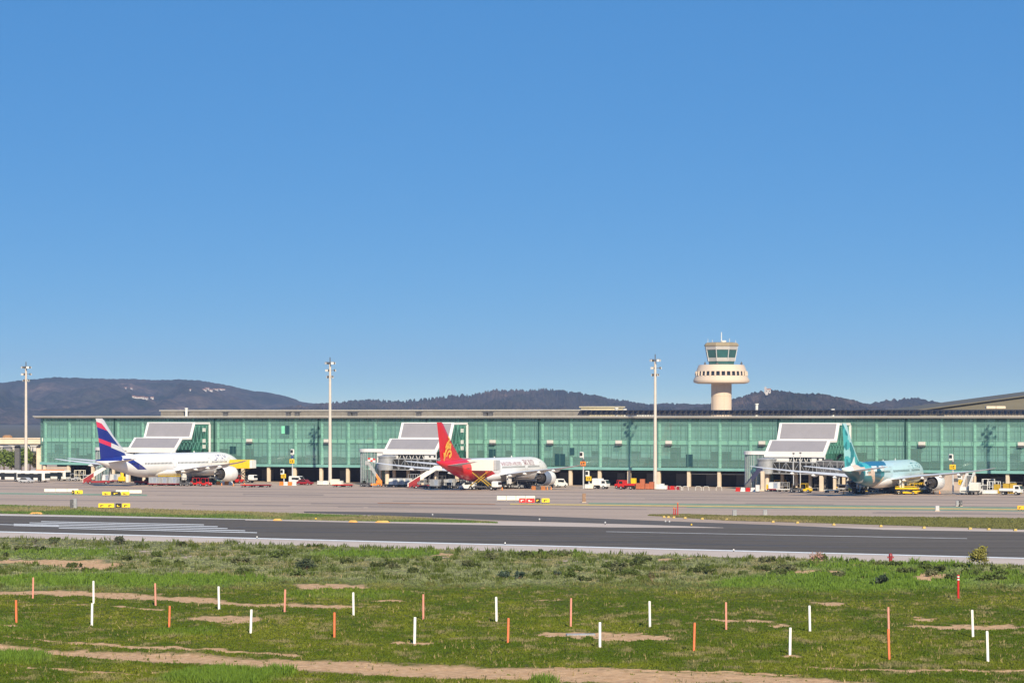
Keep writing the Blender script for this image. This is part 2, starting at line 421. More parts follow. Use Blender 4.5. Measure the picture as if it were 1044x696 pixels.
c1 = mix(sp.outputs['Blue'], turf, scr); c2 = mix(sp.outputs['Green'], c1, brt)
dd = math_('SUBTRACT', math_('MULTIPLY', math_('ADD', sp.outputs['Red'], math_('MULTIPLY', noise(2.2), .7)), 2.2), 1.45)
c3 = mix(dd, c2, dirt)
nt.links.new(c3, b.inputs['Base Color']); b.inputs['Roughness'].default_value = .95; b.inputs['Specular IOR Level'].default_value = .1
bp = nt.nodes.new('ShaderNodeBump'); bp.inputs['Strength'].default_value = .6; bp.inputs['Distance'].default_value = .2
nt.links.new(noise(3.0, 8, .75), bp.inputs['Height']); nt.links.new(bp.outputs['Normal'], b.inputs['Normal'])
cc = np.stack([D, BR, SCR, np.ones_like(D)], -1).reshape(-1, 4)
fo = mesh_np('grass_field', vs, fq, m_field, cc); fo['kind'] = 'structure'

# grass: blades in tufts, one object that nobody could count
m_grass, nt, b = nt_new('grass_blades')
a_ = nt.nodes.new('ShaderNodeAttribute'); a_.attribute_name = 'tint'
nt.links.new(a_.outputs['Color'], b.inputs['Base Color']); b.inputs['Roughness'].default_value = .75; b.inputs['Specular IOR Level'].default_value = .15
def blades(cx, cy, cz, h, wd, colr, nb, spread):
    n = len(cx)
    X = np.repeat(cx, nb)+rng.normal(0, 1, n*nb)*np.repeat(spread, nb); Y = np.repeat(cy, nb)+rng.normal(0, 1, n*nb)*np.repeat(spread, nb)
    Z = np.repeat(cz, nb)-.02; hh = np.repeat(h, nb)*rng.uniform(.55, 1.15, n*nb); ww = np.repeat(wd, nb)*rng.uniform(.6, 1.3, n*nb)
    th = rng.uniform(0, 2*math.pi, n*nb); lean = rng.normal(0, .45, n*nb)*hh; la = rng.uniform(0, 2*math.pi, n*nb)
    dx, dy = np.cos(th)*ww/2, np.sin(th)*ww/2
    v = np.empty((n*nb, 3, 3))
    v[:, 0] = np.stack([X-dx, Y-dy, Z], -1); v[:, 1] = np.stack([X+dx, Y+dy, Z], -1)
    v[:, 2] = np.stack([X+np.cos(la)*lean, Y+np.sin(la)*lean, Z+hh], -1)
    c = np.repeat(colr, nb, 0)*rng.uniform(.8, 1.2, (n*nb, 1)); c = np.concatenate([c, np.ones((n*nb, 1))], 1)
    return v.reshape(-1, 3), np.repeat(c, 3, 0)
N = 185000
# even in the field: more per square metre near the camera
yp = 548+(704-548)*rng.random(N)**.85; xp = rng.uniform(-150, 1194, N)
ok = yp > shl(xp)+.8; xp, yp = xp[ok], yp[ok]
Y = F*H/(yp-HZ); X = (xp-522)/F*Y
d, br, sr = masks(X, Y)
keep = rng.random(len(X)) > np.clip(d*2.2-.2, 0, .99)
X, Y, xp, yp, d, br, sr = [q[keep] for q in (X, Y, xp, yp, d, br, sr)]
pn = fbm(X*.22, Y*.10, 4); pn2 = fbm(X*.7+9, Y*.35, 3); pn3 = fbm(X*.06+3, Y*.05, 3)
edge = np.clip(1-(yp-shl(xp))/6, 0, 1)
clump = np.clip((pn2-.52)*6, 0, 1)
n = len(X)
mow = np.array([.054, .090, .004]); mow2 = np.array([.118, .140, .012]); tan = np.array([.23, .19, .10])
herb = np.array([.185, .21, .10]); oliv = np.array([.060, .085, .012]); brg = np.array([.095, .165, .018])
def L(a, bb, t): return a*(1-t[:, None])+bb*t[:, None]
cm = L(L(np.tile(mow, (n, 1)), np.tile(mow2, (n, 1)), np.clip((pn-.35)*3, 0, 1)), np.tile(tan, (n, 1)), np.clip((pn2-.60)*4, 0, .7))
cs = L(L(np.tile(herb, (n, 1)), np.tile(tan, (n, 1)), np.clip((pn-.50)*5, 0, .6)), np.tile(oliv, (n, 1)), clump)
cg = L(cm, cs, sr); cg = L(cg, np.tile(brg, (n, 1)), np.clip(br*1.2-.1+.3*(pn2-.5), 0, .95))
hgt = (.07+.14*pn2+.10*(rng.random(n) > .93))*(1-sr)+sr*(.16+.42*clump)+br*.24*(1-sr)+br*sr*.12+edge*.2*(pn2 > .48)
hgt *= np.where((br > .6) & (yp > 655), 1.7, 1)
z = .06+relief(X, Y, d, sr)*.9
gv, gc = blades(X, Y, z, hgt, .07+.10*(Y/400)+.03*sr, cg, 4, .10+.05*sr)
# dry stalks, and dark weeds coloured as small shadow patches, standing above the turf
q = 9000; xs_ = rng.uniform(-40, 1084, q); yq = rng.uniform(575, 704, q); Ys = F*H/(yq-HZ); Xs = (xs_-522)/F*Ys
ds_, bs_, ss_ = masks(Xs, Ys); kp = (fbm(Xs*.3+5, Ys*.15, 3) > .50) & (yq > shl(xs_)+3); Xs, Ys, ds_, ss_ = Xs[kp], Ys[kp], ds_[kp], ss_[kp]
cw = np.where(rng.random((len(Xs), 1)) < .55, np.array([[.34, .26, .13]]), np.array([[.035, .055, .008]]))
v2, c2_ = blades(Xs, Ys, .06+relief(Xs, Ys, ds_, ss_), rng.uniform(.16, .42, len(Xs)), np.full(len(Xs), .05), cw, 3, np.full(len(Xs), .05))
gv = np.concatenate([gv, v2]); gc = np.concatenate([gc, c2_])
# on the two islands
def isl_pts(poly, n):
    px = np.array([p[0] for p in poly]); k = len(poly)
    x = rng.uniform(px.min(), px.max(), n*3); lo, hi = np.full(n*3, -1e9), np.full(n*3, 1e9)
    ymin = np.full(n*3, 1e9); ymax = np.full(n*3, -1e9)
    for i in range(k):
        (xa, ya), (xb, yb) = poly[i], poly[(i+1) % k]
        if xa == xb: continue
        m_ = (x >= min(xa, xb)) & (x <= max(xa, xb)); yv = ya+(yb-ya)*(x-xa)/(xb-xa)
        ymin[m_] = np.minimum(ymin, yv)[m_]; ymax[m_] = np.maximum(ymax, yv)[m_]
    y = ymin+(ymax-ymin)*rng.random(n*3); q = (ymax > ymin) & (x > -160) & (x < 1204)
    return x[q][:n], y[q][:n]
for poly, cb in ((isl_r, (.12, .125, .04)), (isl_l, (.085, .14, .03))):
    x, y = isl_pts(poly, 16000)
    Yi = F*H/(y-HZ); Xi = (x-522)/F*Yi
    pp = fbm(Xi*.05, Yi*.05, 4)
    ci = L(np.tile(np.array(cb), (len(x), 1)), np.tile(tan, (len(x), 1)), np.clip((pp-.5)*5, 0, .8))
    v2, c2_ = blades(Xi, Yi, np.full(len(x), .05), .16+.22*pp, np.full(len(x), .22), ci, 3, np.full(len(x), .25))
    gv = np.concatenate([gv, v2]); gc = np.concatenate([gc, c2_])
gf = np.arange(len(gv)).reshape(-1, 3)
go = mesh_np('grass', gv, gf, m_grass, gc, False)
tag(go, 'short green and straw coloured grass covering the field before the runway', 'grass', kind='stuff')
# ------------------------------------------------------------------ terminal
def glass_mat(name, tint, refl=.10, frit=(.1, .26, .23), share=.28, rough=.03):
    m = bpy.data.materials.new(name); m.use_nodes = True; nt = m.node_tree
    for n in list(nt.nodes): nt.nodes.remove(n)
    o = nt.nodes.new('ShaderNodeOutputMaterial'); tr = nt.nodes.new('ShaderNodeBsdfTransparent'); gl = nt.nodes.new('ShaderNodeBsdfGlossy')
    tcn = nt.nodes.new('ShaderNodeTexCoord'); n1 = nt.nodes.new('ShaderNodeTexNoise'); n1.inputs['Scale'].default_value = .22; n1.inputs['Detail'].default_value = 3
    nt.links.new(tcn.outputs['Object'], n1.inputs['Vector'])
    r = nt.nodes.new('ShaderNodeValToRGB'); r.color_ramp.elements[0].position = .35; r.color_ramp.elements[1].position = .65
    r.color_ramp.elements[0].color = [v*.99 for v in tint]+[1]; r.color_ramp.elements[1].color = [min(1, v*1.01) for v in tint]+[1]
    nt.links.new(n1.outputs['Fac'], r.inputs['Fac']); nt.links.new(r.outputs['Color'], tr.inputs['Color'])
    gl.inputs['Roughness'].default_value = rough; gl.inputs['Color'].default_value = (.75, .95, .92, 1)
    df = nt.nodes.new('ShaderNodeBsdfDiffuse'); df.inputs['Color'].default_value = tuple(frit)+(1,)   # frit dots and dust on the panes
    lw0 = nt.nodes.new('ShaderNodeLayerWeight'); lw = nt.nodes.new('ShaderNodeMath'); lw.operation = 'POWER'; lw.inputs[1].default_value = 4.0; nt.links.new(lw0.outputs['Facing'], lw.inputs[0])
    ad = nt.nodes.new('ShaderNodeMath'); ad.operation = 'ADD'; ad.inputs[1].default_value = refl; nt.links.new(lw.outputs[0], ad.inputs[0])
    m1 = nt.nodes.new('ShaderNodeMixShader'); m1.inputs[0].default_value = share
    nt.links.new(tr.outputs[0], m1.inputs[1]); nt.links.new(df.outputs[0], m1.inputs[2])
    mx = nt.nodes.new('ShaderNodeMixShader'); nt.links.new(ad.outputs[0], mx.inputs[0]); nt.links.new(m1.outputs[0], mx.inputs[1]); nt.links.new(gl.outputs[0], mx.inputs[2])
    nt.links.new(mx.outputs[0], o.inputs['Surface'])
    return m
m_glass = glass_mat('green_facade_glass', (.55, .83, .745), .05, (.25, .47, .415), .36)
m_glass2 = glass_mat('pale_green_glass', (.62, .86, .82), .07, (.30, .42, .40), .42)
m_glass3 = glass_mat('flank_glass', (.50, .80, .72), .06, (.12, .28, .25), .15)
m_blind = mat('interior_blind', (.42, .41, .44), .9, .06, .35)
m_col = mat('interior_column', (.80, .80, .74), .7, .05)
m_slab = mat('interior_slab', (.78, .78, .70), .8, .08, .2)
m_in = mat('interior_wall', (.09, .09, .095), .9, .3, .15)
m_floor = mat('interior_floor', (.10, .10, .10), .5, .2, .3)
m_roof = mat('roof_fascia', (.60, .57, .50), .6, .08, .1)
m_soff = mat('dark_soffit', (.05, .05, .055), .8, .2)
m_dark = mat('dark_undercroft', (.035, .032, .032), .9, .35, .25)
m_ledge = mat('glass_ledge', (.17, .36, .33), .35, .10, .3)
m_mull = mat('green_mullion', (.09, .20, .17), .5, .1)
m_louv = mat('rooftop_louvre', (.19, .175, .155), .7, .2, .3)
m_brick = mat('beige_block_wall', (.42, .345, .29), .85, .14, .6)
m_gate = mat('gate_sign_white', (.56, .54, .49), .5, .06)

term = thing('airport_terminal', 'long green glass airport terminal with flat roof behind the parked airliners', 'terminal', (0, Y0, 0), -PHI)
SL, SR = s_of(41), s_of(1044)+46
ZG0, ZG1, ZR = 4.9, 17.42, 17.98
zs = lambda y, x: H-(y-HZ)*W(s_of(x), 0).y/F
s_a, s_b = s_of(44.5), s_of(1026.6); BAY = (s_b-s_a)/34
NB = 34+6
bays = [s_a+BAY*i for i in range(NB+1)]
DEP = 46
# local frame of the terminal: x = s, y = depth into the building
b = MB(); b.b2((SL-1.2, -1.3, ZG1+.12), (SR, DEP, ZR-.14)); b.b2((SL-1.5, -1.6, ZR-.16), (SR+.3, DEP+.3, ZR))
b.build('roof', m_roof, term)
b = MB(); b.b2((SL-.9, -1.0, ZG1-.12), (SR, .9, ZG1+.115)); b.build('roof_soffit', m_soff, term)
b = MB(); pr = MB()
rnd = random.Random(3)
hl = [ZG0+.1, 6.75, 8.6, 10.6, 12.5, 14.2, 15.8, ZG1-.1]
for i in range(NB):
    for k in range(3):
        x0 = bays[i]+BAY*k/3+.04; x1 = bays[i]+BAY*(k+1)/3-.04
        for j in range(len(hl)-1):
            z0, z1 = hl[j]+.03, hl[j+1]-.03
            a, c = rnd.uniform(-.004, .004), rnd.uniform(-.004, .004)
            pr.add([(x0, a, z0), (x1, -a, z0), (x1, -a+c, z1), (x0, a+c, z1)], [(0, 1, 2, 3)])
pr.build('glass_facade', m_glass, term, fix=False)
pe = MB()
for y0, y1 in ((.2, 6), (6.1, 12), (12.1, 18)):
    pe.add([(SL, y0, ZG0), (SL, y1, ZG0), (SL, y1, ZG1), (SL, y0, ZG1)], [(0, 1, 2, 3)])
pe.build('end_glazing', m_glass, term)
b = MB()
for i in range(NB+1):
    for k in range(3):
        if i == NB and k: break
        x = bays[i]+BAY*k/3
        wd = .05 if k else .07
        b.b2((x-wd, -.10 if k else -.13, ZG0), (x+wd, .02, ZG1))
for z in hl[1:-1]: b.b2((SL, -.07, z-.035), (SR, .015, z+.035))
b.build('mullions', m_mull, term)
for i in range(3, NB, 4):
    b = MB(); x = bays[i]-.5; b.b2((x-.13, -.30, ZG0), (x+.13, -.08, ZG1)); b.build('expansion_joint', mat('joint_dark_green', (.012, .05, .045), .5, .1), term)
b = MB(); b.b2((SL, -.35, 4.15), (SR, .6, ZG0-.02)); b.build('ledge', m_ledge, term)
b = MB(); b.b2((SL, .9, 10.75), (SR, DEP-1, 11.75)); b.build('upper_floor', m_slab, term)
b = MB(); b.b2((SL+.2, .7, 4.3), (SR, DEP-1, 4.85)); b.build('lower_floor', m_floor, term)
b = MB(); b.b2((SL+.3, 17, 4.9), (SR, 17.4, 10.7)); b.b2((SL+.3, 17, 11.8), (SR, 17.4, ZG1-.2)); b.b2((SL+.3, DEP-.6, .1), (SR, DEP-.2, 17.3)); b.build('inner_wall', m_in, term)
# pull down blinds, a little different in every bay
b = MB()
for i in range(NB):
    for k in range(3):
        x0 = bays[i]+BAY*k/3+.12; x1 = bays[i]+BAY*(k+1)/3-.12
        zz = 11.85; b.b2((x0, 1.75, zz), (x1, 1.79, ZG1-.3))
        low = 7.1+rnd.choice((0, 0, 0, .25, -.2, 1.9)) if rnd.random() < .96 else 10.0
        b.b2((x0, 1.55, low), (x1, 1.59, 10.6))
b.build('blinds', m_blind, term)
for i in range(NB+1):
    c = MB(); c.lathe([(.40, ZG0), (.40, 10.74)], 12, (bays[i], 1.0, 0)); c.lathe([(.40, 11.76), (.40, ZG1)], 12, (bays[i], 1.0, 0))
    c.build('column', m_col, term, True)
    p = MB(); p.b2((bays[i]-.42, .15, 0), (bays[i]+.42, 1.0, 4.14), 0, .08); p.build('pillar', concrete_pale, term)
# seats along the glass of the lower concourse
b = MB()
for i in range(int((SR-SL)/1.5)):
    if rnd.random() < .7:
        x = SL+1+i*1.5; b.box((x, 3.2, 5.35), (1.1, .5, .12)); b.box((x, 3.5, 5.75), (1.1, .1, .7)); b.box((x, 3.3, 5.08), (.1, .4, .42))
b.build('seat_rows', dgrey, term)
# undercroft
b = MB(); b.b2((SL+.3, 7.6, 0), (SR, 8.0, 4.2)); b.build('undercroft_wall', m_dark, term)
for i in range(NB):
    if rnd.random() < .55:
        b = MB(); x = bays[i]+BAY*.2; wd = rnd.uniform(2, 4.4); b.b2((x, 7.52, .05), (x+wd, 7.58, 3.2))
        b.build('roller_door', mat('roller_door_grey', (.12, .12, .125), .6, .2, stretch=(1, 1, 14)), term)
for xa, xb, y_, z_ in ((942, 984, -.05, 3.95), (47, 68, .25, 3.6)):
    b = MB(); b.b2((s_of(xa), y_, 0), (s_of(xb), 1.6, z_)); b.build('ground_floor_block', m_brick, term)
for x in (952, 976): b = MB(); b.b2((s_of(x)-.9, -.12, 2.1), (s_of(x)+.9, -.06, 2.9)); b.build('louvre_window', dgrey, term)
for x in (700, 730, 880): b = MB(); b.tube((s_of(x), 2.2, 3.3), (s_of(x)+9, 2.2, 3.3), .12); b.build('undercroft_pipe', lgrey, term)
# white gate signs at the floor band, open window panels below
for x in (105.5, 255, 334, 503, 561.5, 631.5, 682.5, 777.5, 940.5, 1042):
    s = s_of(x); g_ = MB(); g_.b2((s-.85, -.75, 10.9), (s+.85, -.12, 11.75), 0, .06); g_.build('gate_light_box', m_gate, term)
    g2 = MB(); g2.b2((s-.9, -.70, 10.5), (s+.9, -.12, 10.83)); g2.build('gate_light_bracket', dgrey, term)
for x, z0, z1, w_ in ((237.5, 7.6, 9.7, 1.0), (583, 7.9, 9.8, .75), (703, 5.2, 8.3, .9), (571, 5.2, 8.2, 1.5), (502, 5.2, 9.3, 1.0), (293, 13.1, 15.4, .7)):
    s = s_of(x); b = MB(); b.b2((s-w_, -.09, z0), (s+w_, -.03, z1)); b.build('open_window', mat('dark_open_pane', (.02, .06, .07), .3, .2), term)
b = MB(); s = s_of(289); b.b2((s-.6, -.09, 13.2), (s+.5, -.04, 15.3)); b.build('bright_window', mat('bright_green_blind', (.2, .62, .40), .5, .15), term)
# roof top: long louvred plant screen, penthouse, vents
b = MB(); sa, sb_ = s_of(166, -14), s_of(592, -14)
b.b2((sa, 13, ZR+.005), (sb_, 19, ZR+1.45), 0); b.b2((sa-.4, 12.7, ZR+1.452), (sb_+.4, 19.3, ZR+1.75), 1)
k = 0
x = sa+1
while x < sb_: b.b2((x, 12.9, ZR+.15), (x+.14, 12.998, ZR+1.4), 0); x += 2.1
b.build('plant_screen', [m_louv, mat('plant_screen_cap', (.40, .38, .34), .6, .1)], term)
for x in (190, 230, 294, 303, 357, 362, 427, 495, 500): 
    s = s_of(x, -9); v = MB(); v.b2((s-.55, 8.4, ZR+.003), (s+.55, 9.6, ZR+1.0), 0, .1); v.b2((s-.75, 8.2, ZR+1.002), (s+.75, 9.8, ZR+1.2)); v.build('roof_vent', dgrey, term)
for x, h_ in ((190, 2.0), (628.5, 1.9), (637, 1.6), (771.5, 2.9), (849, 1.5)):
    s = s_of(x, -7); v = MB(); v.lathe([(.35, ZR), (.35, ZR+h_), (.5, ZR+h_+.01), (.5, ZR+h_+.3)], 10, (s, 7, 0)); v.build('roof_flue', offwhite, term)
b = MB(); b.b2((s_of(592, -24), 24, ZR), (s_of(626, -24), 30, ZR+2.3), 0, .1); b.b2((s_of(592, -24)-.3, 23.7, ZR+2.303), (s_of(626, -24)+.3, 30.3, ZR+2.6)); b.build('penthouse', mat('beige_penthouse', (.50, .44, .30), .8, .12), term)
b = MB(); b.b2((s_of(649, -24), 24, ZR), (s_of(661, -24), 28, ZR+1.2), 0, .1); b.build('penthouse', offwhite, term)

# solar panels standing on the roof
m_pv = mat('solar_cells', (.012, .018, .05), .22, .15, 6, spec=.6)
def Wr(s, y, z): return W(s, -y, z)
def make_panel():
    r_ = thing('solar_panel', 'dark blue tilted solar panel in the long row on the terminal roof', 'solar panel', (0, 0, 0), 0, 'solar panels along the terminal roof')
    q = MB(); q.xz([(-.62, .28), (.50, 1.52), (.46, 1.57), (-.66, .33)], -1.5, 1.5); q.build('panel', m_pv, r_)
    f = MB()
    for y in (-1.2, 1.2):
        f.bar((-.56, y, 0), (-.56, y, .34), .06); f.bar((.42, y, 0), (.42, y, 1.40), .06); f.bar((-.6, y, .25), (.5, y, 1.47), .06)
    f.build('support_frame', dgrey, r_); return r_
pan = make_panel(); s = s_of(594, -4); i = 0
while s < s_of(1044, -4)+14:
    o = pan if i == 0 else dup(pan, (0, 0, 0))
    o.location = Wr(s, 4.2, ZR); o.rotation_euler = (0, 0, -PHI-R(14)); s += 1.5; i += 1

# stepped glazed access blocks in front of the facade
sA = s_of(217.7)
tt = [0]+[t_of(x, sA) for x in (199, 195.2, 186, 178.2)]
zz = [z_of(430.2, sA, 0), z_of(430.2, sA, tt[1]), z_of(446.2, sA, tt[2]), z_of(445.6, sA, tt[3]), z_of(459.4, sA, tt[4])]
zz[1] = zz[0]; zz[2] = zz[3] = (zz[2]+zz[3])/2
TF = tt[4]
wA = sA-s_of(150.2, tt[1]); wB = sA-s_of(133.6, tt[3])
print('access block', tt, zz, wA, wB)
m_rpanel = mat('grey_roof_panel', (.25, .238, .252), .6, .06, .4)
m_white = mat('white_cladding', (.68, .67, .65), .5, .04, .3)
def access_block(x_right, x_left, label):
    s2 = s_of(x_right)
    r_ = thing('access_block', label, 'boarding building', W(s2, 0, 0), -PHI)
    # local: x along the facade (negative to the left), y negative towards the apron
    sl = s_of(x_left, TF-2)-s2
    prof = [(-t, z) for t, z in zip(tt, zz)]
    prof[0] = (-1.7, zz[0])
    th = .55
    def slab(x0, x1, pr_, dz, th_):
        q = MB()
        up = [(y, z+dz) for y, z in pr_]; lo = [(y, z+dz-th_) for y, z in reversed(pr_)]
        q.prism(up+lo, lambda p: (x0, p[0], p[1]), lambda p: (x1, p[0], p[1])); return q
    slab(-wA, 0, prof, 0, th).build('roof_frame', m_white, r_)
    for k in (1, 3):
        (ya, za), (yb, zb) = prof[k], prof[k+1]
        q = MB(); e = .10
        d = Vector((0, yb-ya, zb-za)); nrm = Vector((0, -(zb-za), (yb-ya))).normalized(); nrm = -nrm if nrm.z < 0 else nrm
        n2 = nrm*.05
        A, B = Vector((0, ya, za))+d*.05+n2, Vector((0, yb, zb))-d*.06+n2
        x0, x1 = -wA+.75, -.75
        q.add([(x0, A.y, A.z), (x1, A.y, A.z), (x1, B.y, B.z), (x0, B.y, B.z), (x0, A.y-n2.y, A.z-n2.z), (x1, A.y-n2.y, A.z-n2.z), (x1, B.y-n2.y, B.z-n2.z), (x0, B.y-n2.y, B.z-n2.z)],
              [(0,1,2,3),(4,5,6,7),(0,1,5,4),(1,2,6,5),(2,3,7,6),(3,0,4,7)])
        q.build('roof_panel', m_rpanel, r_)
    # glazed flanks with a diagonal lattice behind
    base = 8.75
    for x in (-.25, -wA+.25):
        q = MB(); poly = [(-1.7, base)]+[(y, z-th-.02) for y, z in prof[:4]]+[(-TF+.3, base)]
        q.add([(x, y, z) for y, z in poly], [tuple(range(len(poly)))]); q.build('flank_glass', m_glass3, r_)
    q = MB()
    def ztop(y): return float(np.interp(-y, [-p[0] for p in prof], [p[1] for p in prof]))-.7
    n_ = 9; yy = [-1.9-(TF-2.4)*i/n_ for i in range(n_+1)]
    mid = (base+zz[2])/2+.3
    for i in range(n_):
        y0, y1 = yy[i], yy[i+1]
        for lo, hi in ((base+.1, mid), (mid, None)):
            h0 = min(ztop(y0), hi) if hi else ztop(y0); h1 = min(ztop(y1), hi) if hi else ztop(y1)
            if max(h0, h1) < lo+.5: continue
            ym = (y0+y1)/2; hm = min(ztop(ym), hi) if hi else ztop(ym)
            if hm > lo+.4: q.bar((-.42, y0, lo), (-.42, ym, hm), .09); q.bar((-.42, ym, hm), (-.42, y1, lo), .09)
    q.bar((-.42, -1.8, mid), (-.42, -tt[2], mid), .12); q.build('lattice', white, r_)
    q = MB(); q.b2((-.3, -2.0, .05), (.15, -1.6, zz[0]-th-.01)); q.build('corner_post', m_white, r_)
    for y_, z_ in ((-4.4, 14.2), (-4.4, 11.2), (-4.4, 9.6)):
        q = MB(); q.b2((-.24, y_-.7, z_-.5), (-.13, y_+.7, z_+.5)); q.build('flank_notice', offwhite, r_)
    # lower volume with a rounded glass corner on its left
    yf, yb_ = -TF+.4, -TF+8.4; rad = 3.6
    def outline(x0, x1, g=0.0):
        pts = [(x1, yb_), (x0-g, yb_)]
        c = (x0+rad, yf+rad)
        for i in range(9):
            a = math.pi+math.pi/2*i/8; pts.append((c[0]+(rad+g)*math.cos(a), c[1]+(rad+g)*math.sin(a)))
        pts.append((x1, yf-g)); return pts
    def extr(q, pts, z0, z1, mi=0): q.prism(pts, lambda p: (p[0], p[1], z0), lambda p: (p[0], p[1], z1), mi); return q
    extr(MB(), [(-.3, yf+.9), (-wA-1.2, yf+.9), (-wA-1.2, yb_)]+outline(sl, -.3, .35)[1:], base-.15, base+.65).build('white_fascia', m_white, r_)
    gw = 6.6                                     # glass corner, then white wall, then a deep window band
    pts = outline(sl, sl+gw)
    q = MB(); pp_ = pts[1:]
    q.add([(x, y, z) for z in (.25, 4.2, base-.16) for x, y in pp_], [(k*len(pp_)+i, k*len(pp_)+i+1, (k+1)*len(pp_)+i+1, (k+1)*len(pp_)+i) for k in range(2) for i in range(len(pp_)-1)])
    q.build('corner_glass', m_glass2, r_, True)
    q = MB()
    for i, (x, y) in enumerate(pp_[1:]): q.bar((x-.03, y-.03, .1), (x-.03, y-.03, base-.17), .10)
    x = pp_[-1][0]
    for z in (2.3, 4.2, 6.4): q.tube
    for xx in np.arange(sl+rad+1.1, sl+gw, 1.1): q.bar((xx, yf-.04, .1), (xx, yf-.04, base-.17), .08)
    q.build('corner_mullions', lgrey, r_)
    extr(MB(), outline(sl+.5, sl+gw-.2), 4.0, 4.35).build('landing', m_slab, r_)
    q = MB(); q.b2((sl+1.2, yb_-1.4, .1), (sl+gw, yb_-1.1, base-.2)); q.build('inner_core', mat('pale_core', (.42, .46, .46), .8, .1, .3), r_)
    xa = sl+gw
    q = MB(); q.b2((xa, yf-.02, 4.4), (xa+6.2, yf+.3, base-.16)); q.b2((-3.6, yf-.02, 4.4), (-.1, yf+.3, base-.16)); q.build('white_wall', m_white, r_)
    q = MB(); q.b2((xa+6.2, yf+.25, 6.4), (-3.6, yf+.3, base-.16)); q.build('window_band', darkglass, r_)
    q = MB(); q.b2((xa+6.2, yf, 4.4), (-3.6, yf+.3, 6.38)); q.build('parapet_panel', lgrey, r_)
    q = MB(); x = xa+6.4; step = (-3.6-x)/4
    for i in range(4): q.bar((x+i*step, yf+.12, 6.45), (x+(i+.5)*step, yf+.12, base-.2), .14); q.bar((x+(i+.5)*step, yf+.12, base-.2), (x+(i+1)*step, yf+.12, 6.45), .14)
    q.build('window_braces', m_white, r_)
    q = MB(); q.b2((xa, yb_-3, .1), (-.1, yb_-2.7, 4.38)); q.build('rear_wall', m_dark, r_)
    for i in range(5):
        x = xa+.5+i*(-xa-1.0)/4; q = MB(); q.b2((x-.35, yf+.4, 0), (x+.35, yf+1.1, 4.38), 0, .06); q.build('pillar', concrete_pale, r_)
    q = MB(); q.b2((xa, yf+.3, 4.385), (-.1, yb_, 4.6)); q.build('deck', lgrey, r_)
    # window openings in the white wall
    q = MB()
    for dx in (1.2, 2.6): q.b2((-3.4+dx, yf-.06, 7.3), (-3.4+dx+.5, yf-.021, 7.8))
    q.build('port_windows', signblack, r_)
    return s2
sA = access_block(217.7, 96, 'white stepped access block with grey roofs behind the white and blue airliner')
sB = access_block(480, 365.7, 'white stepped access block with grey roofs behind the red tailed airliner')
sC = access_block(869.8, 757.5, 'white stepped access block with grey roofs behind the teal airliner')

# main hall beyond the right end: a grey gable with a pale eave
Yh = 1010
hall = thing('terminal_hall', 'low grey gabled hall with pale roof edge behind the right end of the terminal', 'hall', (0, 0, 0))
pL, pR = at(938, 418.3, Yh), at(1044, 404.2, Yh); slope = (pR.z-pL.z)/(pR.x-pL.x)
xe = pL.x+95
poly = [(pL.x, 0), (xe, 0), (xe, pL.z+slope*(xe-pL.x)), (pL.x, pL.z)]
b = MB(); b.xz(poly, Yh, Yh+90); b.build('gable_wall', mat('hall_grey_brown_cladding', (.12, .112, .085), .8, .12, .2, stretch=(.1, 1, 2)), hall)
b = MB(); b.xz([(pL.x-1, pL.z-.1), (xe, pL.z+slope*(xe-pL.x)+.05), (xe, pL.z+slope*(xe-pL.x)+.3), (pL.x-2, pL.z+.2)], Yh-1.2, Yh+91); b.build('roof', mat('hall_dark_roof', (.115, .108, .085), .8, .12, .15), hall)
b = MB(); q = at(1005, 417.2, Yh-14); b.b2((q.x-14, Yh-14, 8), (q.x+60, Yh-1.5, q.z-.6), 0); b.build('pale_annex', mat('annex_grey', (.25, .22, .18), .8, .1), hall)
for x in (1010, 1020):
    q = at(x, 416.5, Yh-12); v = MB(); v.b2((q.x-1.6, Yh-13, q.z), (q.x+1.6, Yh-10, q.z+.9), 0, .1); v.build('roof_unit', concrete_pale, hall)

# ------------------------------------------------------------------ control tower
YT = 1180; k = YT/F
tw = at(735.5, 424, YT)
tower = thing('control_tower', 'beige control tower with glazed cab and round windowed drum behind the terminal roof', 'control tower', (tw.x, YT, 0))
zt = lambda y: H-(y-HZ)*k
m_tw = mat('tower_concrete', (.56, .46, .36), .8, .07, .12, bump=.03)
m_tc = mat('tower_cab_panel', (.40, .39, .37), .6, .08, .3)
b = MB(); rs = 10.4*k
b.lathe([(rs, 0), (rs, zt(391)-.02)], 40); b.build('shaft', m_tw, tower, True)
b = MB()
for i in range(8):
    a = 2*math.pi*i/8+.2; b.bar((rs*1.004*math.cos(a), rs*1.004*math.sin(a), 0), (rs*1.004*math.cos(a), rs*1.004*math.sin(a), zt(393)), .12)
b.lathe([(rs*1.006, zt(403.9)), (rs*1.006, zt(403.4))], 40); b.build('shaft_joints', mat('shaft_joint', (.48, .40, .31), .9, .1), tower)
b = MB()
b.lathe([(rs*.5, zt(391.2)), (rs*1.1, zt(391.2)), (24*k, zt(391)), (28.0*k, zt(389.9)), (28.7*k, zt(388.4)), (28.4*k, zt(387)), (26.3*k, zt(382.9))], 56)
b.lathe([(25.8*k, zt(378.5)), (23.6*k, zt(373.2)), (23.0*k, zt(371.9)), (15*k, zt(371.6))], 56)
b.build('drum', m_tw, tower, True)
b = MB(); b.lathe([(25.9*k, zt(382.95)), (25.3*k, zt(378.45))], 56, cap=False); b.build('drum_glazing', darkglass, tower, True)
b = MB()
for i in range(30):
    a = 2*math.pi*i/30
    for dw in (0,):
        ca, sa = math.cos(a), math.sin(a)
        b.tube((26.15*k*ca, 26.15*k*sa, zt(382.95)), (25.6*k*ca, 25.6*k*sa, zt(378.45)), .42*1.0, n=6)
